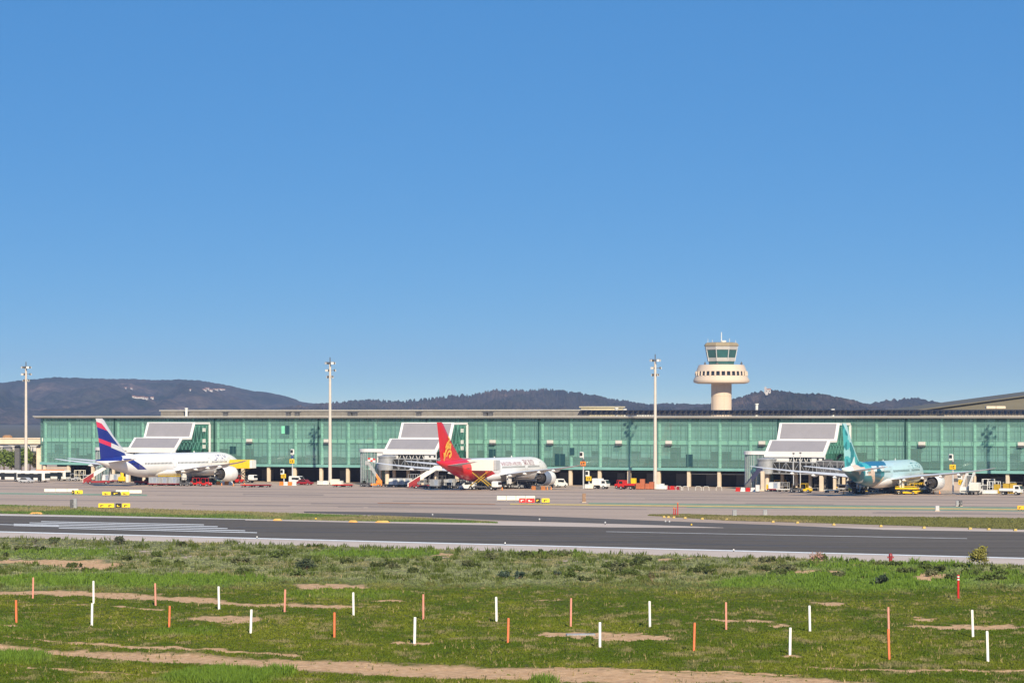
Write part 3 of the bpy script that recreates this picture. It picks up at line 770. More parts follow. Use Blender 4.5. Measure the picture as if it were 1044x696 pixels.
b.build('drum_piers', m_tw, tower)
m_tgl = mat('cab_green_glass', (.02, .10, .10), .06, .2, .3, spec=.8)
oc = lambda prof, mi, q: q.lathe([(r*k/math.cos(math.pi/8), zt(y)) for r, y in prof], 8, mi=mi)
q = MB(); oc([(12.2, 371.9), (12.8, 368.3)], 0, q); q.build('cab_base', m_tgl, tower)
q = MB(); oc([(13.2, 368.25), (13.7, 364.6)], 0, q); q.build('cab_sill', m_tc, tower)
q = MB(); oc([(13.6, 364.55), (15.4, 356.6)], 0, q); q.build('cab_windows', m_tgl, tower)
q = MB()
for i in range(8):
    a = 2*math.pi*(i+.5)/8; c_, s_ = math.cos(a), math.sin(a); u_ = 1/math.cos(math.pi/8)*k
    q.bar((13.3*u_*c_, 13.3*u_*s_, zt(368.2)), (16.0*u_*c_, 16.0*u_*s_, zt(353.6)), .30)
q.build('cab_mullion', lgrey, tower)
q = MB(); oc([(15.9, 356.55), (16.4, 352.9)], 0, q); q.build('cab_head_band', m_tc, tower)
q = MB(); oc([(17.0, 352.85), (17.0, 351.6), (15.6, 349.6), (11, 348.9)], 0, q); q.build('cab_roof', mat('cab_roof_brown', (.27, .22, .14), .8, .15), tower)
q = MB(); q.lathe([(3*k, zt(348.9)), (3*k, zt(347))], 12, (2*k, 0, 0)); q.build('roof_dome', offwhite, tower)
for dx, dy, y1, r_ in ((0, 0, 338.5, .22), (-14, -3, 345.5, .1), (-9, 4, 346.3, .12), (8, -3, 345.0, .12), (14.5, 0, 346.5, .1)):
    q = MB(); q.tube((dx*k, dy*k, zt(350.2)), (dx*k, dy*k, zt(y1)), r_, r_*.7, 6); q.build('antenna', offwhite, tower)
for dx in (-17.5, 19.5, -5):
    q = MB(); q.b2((dx*k-.4, -12*k-.4, zt(371.7)), (dx*k+.4, -12*k+.4, zt(369.8)), 0, .1); q.tube((dx*k, -12*k, zt(369.8)), (dx*k, -12*k, zt(368.4)), .1); q.build('deck_equipment', dgrey, tower)

# ------------------------------------------------------------------ floodlight masts
def mast(x, ytop, ybase, label):
    g_ = G(x, ybase); r_ = thing('floodlight_mast', label, 'light mast', g_, 0, 'tall apron floodlight masts')
    ht = H-(ytop-HZ)*g_.y/F
    q = MB(); q.lathe([(.9, 0), (.9, .15), (.5, .16), (.47, 3), (.29, ht-1.2)], 14); q.build('pole', steel_pale, r_, True)
    for dz, rr, nn in ((0, 1.1, 4), (-1.9, 1.25, 3), (-3.6, .7, 2)):
        q = MB(); z_ = ht-1.0+dz
        for i in range(nn):
            a = 2*math.pi*i/nn+.5+dz*.3; q.bar((0, 0, z_), (rr*math.cos(a), rr*math.sin(a), z_+.2), .12)
        q.build('head_frame', dgrey, r_)
        for i in range(nn):
            a = 2*math.pi*i/nn+.5+dz*.3; c_ = (rr*math.cos(a), rr*math.sin(a), z_+.1)
            l_ = MB(); l_.box(c_, (.42, .75, .62), 0, a, .1); l_.box((c_[0]*1.2, c_[1]*1.2, c_[2]-.05), (.12, .8, .55), 1, a); l_.build('floodlight', [dgrey, offwhite], r_)
    q = MB(); q.tube((0, 0, ht-1.2), (0, 0, ht+.6), .12); q.build('lightning_rod', dgrey, r_)
    return r_
mast(26.5, 371, 490.6, 'tall pale floodlight mast left of the terminal, by the buses')
mast(336.5, 366.5, 494.2, 'tall pale floodlight mast left of the red tailed airliner')
mast(668, 363.5, 498.0, 'tall pale floodlight mast between the red tailed and teal airliners')
mast(1041+15, 358, 503.3, 'tall pale floodlight mast at the right edge of the apron')

# ------------------------------------------------------------------ left end: skybridge, trees, town
YS = 880
br_ = thing('skybridge', 'pale concrete elevated walkway joining the left end of the terminal', 'skybridge', (0, 0, 0))
a, c = at(-160, 447.2, YS), at(41, 447.2, YS)
b = MB(); b.b2((a.x, YS, at(0, 452.4, YS).z), (c.x, YS+7, a.z)); b.b2((a.x, YS-.25, a.z+.002), (c.x, YS+7.2, a.z+.3)); b.build('deck', concrete_pale, br_)
b = MB(); b.b2((a.x, YS+.5, at(0, 453.6, YS).z), (c.x, YS+6.5, at(0, 452.45, YS).z)); b.build('under_beam', m_soff, br_)
for x, m_ in ((16.2, dgrey), (38.5, concrete_pale), (-30, dgrey)):
    q = at(x, 453, YS); p = MB(); p.b2((q.x-.8, YS+2, 0), (q.x+.8, YS+4, q.z-.4), 0, .15); p.build('pier', m_, br_)
q = at(7.5, 447, YS+3); p = MB(); p.lathe([(1.6, q.z), (1.5, q.z+.7), (.9, q.z+1.1)], 12, (q.x, YS+3, 0)); p.build('roof_dome', mat('rust_brown', (.30, .17, .09), .8, .2), br_)

m_leaf, nt, b = nt_new('tree_leaves')
a_ = nt.nodes.new('ShaderNodeAttribute'); a_.attribute_name = 'tint'; nt.links.new(a_.outputs['Color'], b.inputs['Base Color']); b.inputs['Roughness'].default_value = .7
m_bark = mat('bark', (.10, .07, .05), .9, .2, 3)
def leaf_cloud(centers, size, n, base, var=.35):
    c = centers[rng.integers(0, len(centers), n)]
    p = c[:, :3]+rng.normal(0, 1, (n, 3))*c[:, 3:4]*.55
    th = rng.normal(0, 1, (n, 3)); th /= np.linalg.norm(th, axis=1)[:, None]; u = np.cross(th, rng.normal(0, 1, (n, 3))); u /= np.linalg.norm(u, axis=1)[:, None]
    s_ = size*rng.uniform(.6, 1.4, (n, 1))
    v = np.stack([p-th*s_, p+u*s_*.6, p+th*s_, p-u*s_*.6], 1).reshape(-1, 3)
    clump = rng.uniform(1-var, 1+var, len(centers))
    colr = np.tile(np.array(base), (n, 1))*rng.uniform(.8, 1.2, (n, 1))
    colr = np.concatenate([colr, np.ones((n, 1))], 1)
    return v, np.repeat(colr, 4, 0), np.arange(4*n).reshape(-1, 4)
def tree(x, Y, hgt, rad, label, base, grp, n=900):
    g_ = Vector(((x-522)/F*Y, Y, 0)); r_ = thing('tree', label, 'tree', g_, 0, grp)
    t_ = MB(); t_.tube((0, 0, -.2), (.1, 0, hgt*.5), .28, .16, 8)
    cen = []
    for i in range(14):
        a = random.uniform(0, 6.28); q = random.uniform(.1, .75)*rad; z_ = random.uniform(.42, .9)*hgt
        q *= 1-.5*abs(z_/hgt-.62); cen.append((q*math.cos(a), q*math.sin(a), z_, random.uniform(.5, .9)*rad*.5))
        if i < 6: t_.tube((.05, 0, hgt*.38), (cen[-1][0]*.8, cen[-1][1]*.8, z_-.2), .12, .04, 6)
    t_.build('trunk', m_bark, r_, True)
    v, c_, f_ = leaf_cloud(np.array(cen), .40, n, base)
    o = mesh_np('crown', v, f_, m_leaf, c_, False); o.parent = r_
for i, (x, hgt, rad, ds, base) in enumerate(((-8, 7.2, 3.6, 'leftmost, half out of the photo', (.10, .145, .02)), (4, 8.0, 3.2, 'left of the dark pier', (.10, .145, .02)), (11.5, 7.0, 3.0, 'just left of the dark pier', (.10, .145, .02)),
        (21.5, 7.6, 3.3, 'just right of the dark pier', (.10, .145, .02)), (30.5, 7.2, 3.0, 'behind the floodlight mast foot', (.10, .145, .02)), (37, 6.0, 2.2, 'against the terminal end, olive brown', (.085, .075, .025)))):
    tree(x, 915+random.uniform(-12, 12), hgt, rad, 'green roadside tree under the skybridge, '+ds, base, 'trees under the skybridge')
# lamp and parked cars beyond
# ------------------------------------------------------------------ hills and distant houses
m_hill, nt, b = nt_new('wooded_hillside')
g = nt.nodes.new('ShaderNodeNewGeometry')
def hn(sc_, det=8, rough=.7):
    n = nt.nodes.new('ShaderNodeTexNoise'); n.inputs['Scale'].default_value = sc_; n.inputs['Detail'].default_value = det; n.inputs['Roughness'].default_value = rough
    nt.links.new(g.outputs['Position'], n.inputs['Vector']); return n.outputs['Fac']
def hramp(fac, stops):
    r = nt.nodes.new('ShaderNodeValToRGB'); e = r.color_ramp.elements
    while len(e) < len(stops): e.new(.5)
    for q, (p, c) in zip(e, stops): q.position = p; q.color = tuple(c)+(1,)
    nt.links.new(fac, r.inputs['Fac']); return r.outputs['Color']
ca = hramp(hn(.006), [(.34, (.016, .024, .012)), (.48, (.040, .038, .028)), (.60, (.075, .058, .045)), (.72, (.17, .115, .085))])
cb = hramp(hn(.05, 5, .8), [(.38, (.35, .42, .38)), (.62, (1.7, 1.6, 1.5))])
mx = nt.nodes.new('ShaderNodeMix'); mx.data_type = 'RGBA'; mx.blend_type = 'MULTIPLY'; mx.inputs['Factor'].default_value = 1
nt.links.new(ca, mx.inputs['A']); nt.links.new(cb, mx.inputs['B']); nt.links.new(mx.outputs['Result'], b.inputs['Base Color'])
b.inputs['Roughness'].default_value = 1; b.inputs['Specular IOR Level'].default_value = .05
HILL = {}
def hill(pts, Yr_, depth, tree_j, nx=420, ny=44, freq=.004, amp=.22):
    xs = [p[0] for p in pts]; ys_ = [p[1] for p in pts]
    px = np.linspace(xs[0], xs[-1], nx); top_ = np.interp(px, xs, ys_)
    Hh = H+(HZ-top_)*Yr_/F
    Xr = (px-522)/F*Yr_
    v = np.linspace(-1, .5, ny)
    gg = np.where(v < 0, np.cos(np.clip(-v, 0, 1)*math.pi/2)**1.1, np.cos(np.clip(v/.5, 0, 1)*math.pi/2))
    X = np.tile(Xr, (ny, 1)); Y = Yr_+depth*np.tile(v[:, None], (1, nx))
    n_ = fbm(X*freq+3, Y*freq*.8+7, 5)-.5; rid = 1-np.abs(fbm(X*freq*1.6, Y*freq*.4, 4)-.5)*4
    Z = Hh[None, :]*gg[:, None]
    damp = np.clip(np.abs(v)[:, None]*5, 0, 1)
    gul = np.abs(fbm(X*freq*1.1+31, Y*freq*.45+3, 5)-.5)*2; gul2 = np.abs(fbm(X*freq*3.2+11, Y*freq*1.5, 4)-.5)*2
    Z = Z+(n_*.5-(.95-gul*1.6)*.55+(gul2-.3)*.35)*Hh[None, :]*damp*np.sqrt(np.clip(gg, 0, 1))[:, None]
    Z = np.minimum(Z, (H+(HZ-top_[None, :])*Y/F*1.0)*np.where(v[:, None] < 0, 1, 9)-np.where(v[:, None] < -.02, 1.5, 0))
    Z += rng.random(Z.shape)*tree_j*(gg[:, None] > .05)
    Z[0] = -1; Z[-1] = -1
    idx = np.arange(ny*nx).reshape(ny, nx)
    f_ = np.stack([idx[:-1, :-1], idx[:-1, 1:], idx[1:, 1:], idx[1:, :-1]], -1).reshape(-1, 4)
    o = mesh_np('hills', np.stack([X, Y, Z], -1).reshape(-1, 3), f_, m_hill); o['kind'] = 'structure'
    return X, Y, Z
h1 = hill([(-420, 402), (-150, 396), (-40, 393.5), (0, 390.5), (30, 386.8), (55, 384.4), (75, 384.6), (110, 386), (140, 386.2), (160, 387.2), (185, 386.2), (205, 387.6), (232, 392.5), (255, 398), (272, 400.3), (290, 404), (303, 409), (315, 411), (330, 411.2), (350, 412.5), (420, 417), (520, 423)], 8600, 2600, 3, 520, 60, .0035)
h2 = hill([(300, 420), (335, 413), (360, 410.6), (380, 409.6), (395, 411), (412, 411), (435, 408.4), (460, 405.6), (478, 404.6), (490, 402), (507, 399.4), (522, 400), (535, 400), (553, 398.8), (572, 400.4), (590, 402.6), (610, 406.5), (627, 410.2), (640, 411.6), (652, 414.3), (665, 415.5), (680, 414.2), (696, 415), (712, 415.6), (730, 414), (760, 416), (800, 420)], 6900, 2000, 11, 520, 50, .005)
h3 = hill([(690, 423), (716, 418.5), (738, 412.8), (750, 409), (763, 405.2), (775, 402.4), (783, 401.2), (795, 402.2), (806, 404.6), (822, 405), (832, 404.8), (845, 406.8), (858, 409.6), (872, 413), (885, 416.5), (900, 421)], 5400, 1300, 10, 360, 44, .007)
h4 = hill([(860, 423), (880, 417), (892, 413.2), (905, 411), (920, 409.6), (936, 409.4), (944, 411), (952, 413.6), (970, 418), (1000, 421), (1100, 420), (1400, 415)], 6200, 1500, 10, 400, 40, .006)
def hz_at(hd, X, Y):
    Xg_, Yg_, Zg_ = hd
    i = int(np.argmin(np.abs(Yg_[:, 0]-Y))); j = int(np.argmin(np.abs(Xg_[i]-X))); return float(Zg_[i, j])
m_plas = mat('pale_plaster', (.46, .43, .40), .8, .12, .05); m_tile = mat('terracotta_roof', (.33, .16, .10), .85, .2, .1)
def house(p, w_, d_, h_, name, label, cat, grp=None, flat=False):
    r_ = thing(name, label, cat, p, random.uniform(-.3, .3), grp)
    q = MB(); q.b2((-w_/2, -d_/2, -h_), (w_/2, d_/2, h_)); q.build('wall', m_plas, r_)
    q = MB()
    if flat: q.b2((-w_/2-.4, -d_/2-.4, h_+.02), (w_/2+.4, d_/2+.4, h_+.8))
    else: q.prism([(-d_/2-.5, h_+.02), (d_/2+.5, h_+.02), (0, h_+d_*.28)], lambda p: (-w_/2-.5, p[0], p[1]), lambda p: (w_/2+.5, p[0], p[1]))
    q.build('roof', m_plas if flat else m_tile, r_)
    q = MB()
    n_ = max(2, int(w_/5))
    for i in range(n_):
        for z_ in np.arange(1.2, h_-1, 3.2): q.b2((-w_/2+(i+.3)*w_/n_, -d_/2-.12, z_), (-w_/2+(i+.7)*w_/n_, -d_/2-.01, z_+1.5))
    q.build('windows', darkglass, r_)
    return r_
def on_hill(hd, x, y):                       # first point of the slope that a sight line meets
    Xg_, Yg_, Zg_ = hd; best = None
    for i in range(Yg_.shape[0]):
        Y = Yg_[i, 0]; X = (x-522)/F*Y; z_ = H-(y-HZ)*Y/F
        if hz_at(hd, X, Y) >= z_: return Vector((X, Y, hz_at(hd, X, Y)))
    return None
for x, y, w_ in ((138, 408, 22), (141.5, 407.4, 26), (145, 408.6, 30), (149, 409.2, 26), (155, 408, 20), (128, 396.8, 18), (134, 396.4, 14), (136, 409.8, 18), (194, 401.5, 10)):
    p = on_hill(h1, x, y)
    if p: house(p, w_*.36, 6, 2.6, 'hillside_house', 'white house in the small cluster halfway up the left hill', 'house', 'white houses on the left hill')
for x, y, w_ in ((208, 398.8, 26), (211, 398, 26), (214.5, 399.2, 22), (220, 397.8, 28), (224.5, 398.4, 26), (228, 398.8, 18)):
    p = on_hill(h1, x, y)
    if p: house(p, w_*.45, 6, 2.8, 'hillside_house', 'white house in the bright row below the right shoulder of the left hill', 'house', 'white houses on the left hill')
p = on_hill(h3, 783, 402.0) or Vector(((783-522)/F*5400, 5400, 56))
er = house(p, 10, 7, 5, 'hermitage', 'pale stone chapel with a bell tower on top of the cone shaped hill', 'chapel')
q = MB(); q.b2((-6.5, -3, -2), (-2.5, 2, 8.5)); q.prism([(-7, 8.52), (-2, 8.52), (-4.5, 10.5)], lambda p: (p[0], -3.4, p[1]), lambda p: (p[0], 2.4, p[1])); q.build('bell_tower', m_plas, er)
# town in the gap under the skybridge
tw_ = [(-6, 463), (0.5, 464), (5, 462.4), (9.5, 461), (13, 462), (19, 459.6), (22.5, 458.5), (25, 459.4), (29.5, 457.5), (33, 458.8), (36.5, 456)]
for i, (x, y) in enumerate(tw_):
    Yt = 1500+random.uniform(0, 120); p = at(x, y, Yt); hh = max(2, p.z)
    o = house(Vector((p.x, Yt, 0)), random.uniform(1.9, 2.5)*1.0, 10, hh, 'town_house', 'pale town house seen through the gap below the skybridge', 'house', 'town houses beyond the trees', True)
# ------------------------------------------------------------------ airliners
def livery(name, base, build, rough=.32):
    m, nt, b = nt_new(name)
    tc = nt.nodes.new('ShaderNodeTexCoord'); sp = nt.nodes.new('ShaderNodeSeparateXYZ'); nt.links.new(tc.outputs['Object'], sp.inputs[0])
    n = nt.nodes.new('ShaderNodeTexNoise'); n.inputs['Scale'].default_value = .5; n.inputs['Detail'].default_value = 5; nt.links.new(tc.outputs['Object'], n.inputs['Vector'])
    class K:
        x, y, z = sp.outputs[0], sp.outputs[1], sp.outputs[2]
        def val(s, v): return v
        def m(s, op, a, c=0.0, d=None):
            q = nt.nodes.new('ShaderNodeMath'); q.operation = op
            for i, e in enumerate((a, c) if d is None else (a, c, d)):
                if isinstance(e, (int, float)): q.inputs[i].default_value = e
                else: nt.links.new(e, q.inputs[i])
            return q.outputs[0]
        def lin(s, a, bz, c=0): return s.m('ADD', s.m('ADD', s.m('MULTIPLY', s.x, a), s.m('MULTIPLY', s.z, bz)), c)
        def gt(s, a, v): return s.m('GREATER_THAN', a, v)
        def lt(s, a, v): return s.m('LESS_THAN', a, v)
        def band(s, a, lo, hi): return s.m('MULTIPLY', s.gt(a, lo), s.lt(a, hi))
        def mul(s, a, c): return s.m('MULTIPLY', a, c)
        def mix(s, f, a, c):
            q = nt.nodes.new('ShaderNodeMix'); q.data_type = 'RGBA'; nt.links.new(f, q.inputs['Factor'])
            for nm, e in (('A', a), ('B', c)):
                if isinstance(e, tuple): q.inputs[nm].default_value = e+(1,)
                else: nt.links.new(e, q.inputs[nm])
            return q.outputs['Result']
        def facets(s, scale, cols, seed=0.0):
            mp = nt.nodes.new('ShaderNodeMapping'); mp.inputs['Location'].default_value = (seed, seed*.7, seed*.3); mp.inputs['Scale'].default_value = (1, .35, 1)
            nt.links.new(tc.outputs['Object'], mp.inputs[0])
            v = nt.nodes.new('ShaderNodeTexVoronoi'); v.distance = 'MANHATTAN'; v.inputs['Scale'].default_value = scale; nt.links.new(mp.outputs[0], v.inputs['Vector'])
            se = nt.nodes.new('ShaderNodeSeparateColor'); nt.links.new(v.outputs['Color'], se.inputs[0])
            r = nt.nodes.new('ShaderNodeValToRGB'); r.color_ramp.interpolation = 'CONSTANT'; e = r.color_ramp.elements
            while len(e) < len(cols): e.new(.5)
            for i, (q, c) in enumerate(zip(e, cols)): q.position = i/len(cols); q.color = c+(1,)
            nt.links.new(se.outputs[0], r.inputs[0]); return r.outputs[0]
    k = K(); c = build(k)
    dirt = k.m('MULTIPLY_ADD', n.outputs['Fac'], .16, .90)
    q = nt.nodes.new('ShaderNodeMix'); q.data_type = 'RGBA'; q.blend_type = 'MULTIPLY'; q.inputs['Factor'].default_value = 1
    if isinstance(c, tuple): q.inputs['A'].default_value = c+(1,)
    else: nt.links.new(c, q.inputs['A'])
    cm = nt.nodes.new('ShaderNodeCombineColor'); [nt.links.new(dirt, cm.inputs[i]) for i in range(3)]
    nt.links.new(cm.outputs[0], q.inputs['B']); nt.links.new(q.outputs['Result'], b.inputs['Base Color'])
    b.inputs['Roughness'].default_value = rough; b.inputs['Coat Weight'].default_value = .3
    return m
WH = (.78, .78, .78)
m_wing = mat('wing_grey', (.64, .65, .66), .4, .08, .3)
m_core = mat('exhaust_metal', (.10, .09, .085), .4, .25, 2, metal=.6)
m_void = mat('duct_dark', (.008, .008, .01), .8, .2)
m_strut = mat('gear_strut', (.55, .55, .54), .45, .1)

def airliner(name, label, X, Y, th, L, hs, ztail, zfin, m_body, m_fin, m_nac, m_rear, titles, nac_r=1.75):
    r_ = thing(name, label, 'airliner', (X, Y, 0), th)
    sc_ = L/62.0; rad = 2.9*sc_; zc = 4.85*sc_
    ztop = zc+rad
    st = [(0, .03), (.35, .55), (1.0, 1.05), (2.0, 1.55), (3.4, 2.05), (5.2, 2.50), (7.2, 2.76), (9.5, 2.9), (20, 2.9), (30, 2.9), (40.5, 2.9), (44, 2.78), (48, 2.42), (52, 1.90), (55.5, 1.36), (58.5, .86), (60.6, .48), (61.7, .28), (62, .12)]
    def prof(d):                                 # d in metres from the nose (unscaled) -> radius, centre height
        rr = float(np.interp(d, [a for a, _ in st], [q for _, q in st]))*sc_
        if d < 9.5: cz = zc-(.75*sc_)*(1-d/9.5)**2.0
        elif d <= 40.5: cz = zc
        else:
            tp = ztop+(ztail+.35-ztop)*((d-40.5)/21.5)**1.7; cz = tp-rr
        return rr, cz
    rings = []
    n = 28
    ds = sorted(set([a for a, _ in st]+list(np.arange(41, 62, 1.5))+[.15, .6, 1.5, 2.7, 4.3]))
    for d in ds:
        rr, cz = prof(d); x = L/2-d*sc_
        rings.append([(x, rr*math.cos(2*math.pi*i/n), cz+rr*1.03*math.sin(2*math.pi*i/n)) for i in range(n)])
    MB().loft(rings).build('fuselage', m_body, r_, True)
    b = MB(); b.loft([[(x_, rad*.97*w_*math.cos(a), zc-rad*.55+rad*.62*w_*math.sin(a)) for a in np.linspace(0, 2*math.pi, 18)[:-1]] for x_, w_ in ((L*.17, .2), (L*.14, .8), (L*.09, 1.0), (-L*.08, 1.0), (-L*.14, .8), (-L*.18, .25))]); b.build('belly_fairing', m_nac, r_, True)
    def on_side(d, z, off, side):
        rr, cz = prof(d); q = max(rr*rr-((z-cz)/1.03)**2, 0); return (L/2-d*sc_, side*(math.sqrt(q)+off), z)
    # windows, doors, cockpit
    b = MB(); zw = zc+.55*sc_
    d = 8.2
    while d < 50:
        if not any(abs(d-q) < 1.1 for q in (8.4, 17.5, 33.0, 46.8)):
            for sd_ in (-1, 1):
                A = [on_side(d+dx, zw+dz, .015, sd_) for dx, dz in ((-.14, -.24), (.14, -.24), (.14, .24), (-.14, .24))]
                if sd_ > 0: b.add(A, [(0, 1, 2, 3)])
                else: q = MB(); q.add(A, [(0, 1, 2, 3)]); q.build('cabin_window', darkglass, r_)
        d += .58
    b.build('far_cabin_windows', darkglass, r_)['kind'] = 'stuff'
    for d in (8.4, 17.5, 33.0, 46.8):
        for sd_ in (-1, 1):
            b = MB(); hh = 1.0; w_ = .53
            for (x0, x1, z0, z1) in ((-w_, w_, hh, hh+.08), (-w_, w_, -hh-.08, -hh), (-w_-.07, -w_, -hh, hh), (w_, w_+.07, -hh, hh)):
                for a in range(4):
                    za, zb = z0+(z1-z0)*a/4, z0+(z1-z0)*(a+1)/4
                    b.add([on_side(d+x0, zw+za, .012, sd_), on_side(d+x1, zw+za, .012, sd_), on_side(d+x1, zw+zb, .012, sd_), on_side(d+x0, zw+zb, .012, sd_)], [(0, 1, 2, 3)])
            b.build('door', grey, r_)
    b = MB()
    for sd_ in (-1, 1):
        for d0, d1 in ((1.55, 2.3), (2.35, 3.2), (3.25, 4.0)):
            z0, z1 = prof(d0)[1]+.45*sc_, prof(d1)[1]+1.25*sc_
            b.add([on_side(d0, z0, .02, sd_), on_side(d1, z0+.1, .02, sd_), on_side(d1, min(z1, prof(d1)[1]+prof(d1)[0]*.85), .02, sd_), on_side(d0, min(z1-.1, prof(d0)[1]+prof(d0)[0]*.8), .02, sd_)], [(0, 1, 2, 3)])
    b.build('cockpit_windows', darkglass, r_)
    # aerofoil loft along a list of (le, te, y, z, thickness)
    def foil(secs, vertical=False):
        rg = []
        tx = [0, .02, .08, .2, .4, .65, .88, 1.0]; tz = [0, .3, .62, .92, 1.0, .68, .25, .04]
        for le, te, y, z, tk in secs:
            ch = le-te
            up = [(le-a*ch, h_*tk/2) for a, h_ in zip(tx, tz)]; lo = [(le-a*ch, -h_*tk/2) for a, h_ in zip(tx[1:-1], tz[1:-1])][::-1]
            pts = up+lo
            rg.append([(x_, q, z) if vertical else (x_, y, z+q) for x_, q in pts])
        return MB().loft(rg)
    cx = lambda d: L/2-d*sc_
    fd = ((47.5, 60.0, ztop-1.3*sc_), (49.6, 60.3, ztop+.3), (54.9, 61.0, ztop+(zfin-ztop)*.52), (58.6, 61.9, zfin-.5), (59.4, 62.1, zfin))
    f_ = foil([(cx(a), cx(c), 0, z_, .62*(1-.5*i/4)) for i, (a, c, z_) in enumerate(fd)], True); fin = f_.build('tail_fin', m_fin, r_, True)
    b = MB(); b.xz([(cx(50.2), ztop+.25), (cx(44), ztop-.35), (cx(50.5), ztop-.9)], -.18, .18); b.build('fin_fairing', m_body, r_, True)
    for sd_ in (1, -1):
        zt_ = prof(54)[1]+.25
        s_ = foil([(cx(51.2), cx(58.2), sd_*.7, zt_, .6), (cx(55.0), cx(59.6), sd_*5.2*sc_, zt_+.5, .38), (cx(58.6), cx(60.9), sd_*9.6*sc_, zt_+1.0, .2)])
        s_.build('tailplane', m_wing, r_, True)
        zr = zc-1.55*sc_; ez = 2.55*sc_; ey = sd_*9.6*sc_
        tip = (L/2-L*.62)  # leading edge at the tip
        secs = [(cx(19.2), cx(32.8), sd_*1.6*sc_, zr, 1.5), (cx(21.6), cx(33.0), sd_*3.2*sc_, zr+.15, 1.35), (cx(27.2), cx(34.6), sd_*hs*.35, zr+1.0, .8), (cx(33.2), cx(37.8), sd_*hs*.68, zr+1.9, .45), (cx(37.0), cx(39.6), sd_*hs*.90, zr+2.65, .26), (cx(39.4), cx(40.6), sd_*hs, zr+3.15, .10)]
        wg = foil(secs).build('wing', m_wing, r_, True)
        for fy in (.20, .36, .52, .68):
            y_ = sd_*hs*fy; te = float(np.interp(fy*hs, [abs(q[2]) for q in secs], [q[1] for q in secs])); z_ = float(np.interp(fy*hs, [abs(q[2]) for q in secs], [q[3] for q in secs]))
            b = MB(); b.lathe([(.05, te-1.0), (.28, te-.2), (.42, te+1.2), (.40, te+2.4), (.1, te+4.0)], 10, (0, y_, z_-.42), 'x'); b.build('flap_fairing', m_nac, wg, True)
        b = MB(); b.tube((secs[-1][1]+.5, sd_*hs*1.0, secs[-1][3]), (secs[-1][1]+.9, sd_*hs*1.0, secs[-1][3]), .06); b.build('wingtip_light', red if sd_ > 0 else mat('green_lamp_glass', (.02, .3, .08), .2), wg)
        # engine: cowl with an open front and back, fan, core
        xf, xb = cx(17.6), cx(23.2); R_ = nac_r*sc_
        b = MB(); xm = xf-.55*(xf-xb)
        b.lathe([(R_*.80, xf-1.1), (R_*.86, xf-.3), (R_*.93, xf), (R_*.99, xf-.35), (R_*1.04, xf-1.4), (R_*1.05, xm)], 32, (0, ey, ez), 'x', 0, False)
        b.lathe([(R_*1.05, xm), (R_*.98, xb+1.0), (R_*.90, xb+.12), (R_*.88, xb), (R_*.84, xb+.1), (R_*.84, xb+1.6)], 32, (0, ey, ez), 'x', 1, False)
        eng = b.build('engine_cowl', [m_nac, m_rear], r_, True)
        b = MB(); b.lathe([(R_*.86, xb+1.5), (.3, xb+1.45)], 32, (0, ey, ez), 'x', 0, False); b.build('duct_liner', m_void, eng)
        b = MB(); b.lathe([(R_*.60, xb+1.6), (R_*.56, xb-.1), (R_*.42, xb-.9), (R_*.36, xb-.85)], 24, (0, ey, ez), 'x'); b.lathe([(R_*.30, xb-.8), (R_*.10, xb-1.7), (.03, xb-1.8)], 16, (0, ey, ez), 'x'); b.build('exhaust_cone', m_core, eng, True)
        b = MB()
        for i in range(18):
            a = 2*math.pi*i/18; c_, s2_ = math.cos(a), math.sin(a); c3, s3 = math.cos(a+.22), math.sin(a+.22)
            b.add([(xf-1.0, ey+.3*c_, ez+.3*s2_), (xf-1.05, ey+R_*.8*c_, ez+R_*.8*s2_), (xf-1.25, ey+R_*.8*c3, ez+R_*.8*s3), (xf-1.2, ey+.3*c3, ez+.3*s3)], [(0, 1, 2, 3)])
        b.lathe([(.36, xf-1.25), (.3, xf-.9), (.03, xf-.5)], 12, (0, ey, ez), 'x'); b.build('fan', m_core, eng)
        b = MB(); zz_ = float(np.interp(abs(ey), [abs(q[2]) for q in secs], [q[3] for q in secs]))
        b.prism([(xf-1.6, ez+R_*.98), (xf-3.2, zz_+.15), (xb-3.2, zz_-.2), (xb-1.0, ez+R_*.7)], lambda p: (p[0], ey-.22, p[1]), lambda p: (p[0], ey+.22, p[1])); b.build('pylon', m_wing, eng)
        # main gear
        gx = -1.7*sc_; gy = sd_*4.9*sc_
        b = MB(); b.tube((gx, gy, .7), (gx, gy*.98, zr+.3), .2, .26); b.tube((gx, gy, 1.4), (gx+1.6, gy*.7, zr+.2), .1); b.tube((gx-.85, gy, .68), (gx+.85, gy, .68), .15)
        for dx in (-.75, .75): b.tube((gx+dx, gy-.72, .68), (gx+dx, gy+.72, .68), .1)
        gear = b.build('main_gear_strut', m_strut, r_)
        for dx in (-.75, .75):
            for dy in (-.6, .6):
                b = MB(); b.wheel((gx+dx, gy+dy, .66), .66, .48); b.build('wheel', [black, lgrey], gear, True)
        b = MB(); b.box((gx+.1, gy*1.12, 2.1), (1.7, .08, 1.9)); b.build('gear_door', m_nac, gear)
    nx_ = cx(5.8)
    b = MB(); b.tube((nx_, 0, .55), (nx_+.2, 0, zc-rad*.7), .14, .18); b.tube((nx_, -.35, .52), (nx_, .35, .52), .09); ng = b.build('nose_gear_strut', m_strut, r_)
    for dy in (-.32, .32): q = MB(); q.wheel((nx_, dy, .52), .52, .36); q.build('wheel', [black, lgrey], ng, True)
    for x_, h_ in ((cx(20), .5), (cx(30), .35)): q = MB(); q.xz([(x_, ztop-.05), (x_-.7, ztop-.05), (x_-.6, ztop+h_), (x_-.3, ztop+h_)], -.03, .03); q.build('aerial', white, r_)
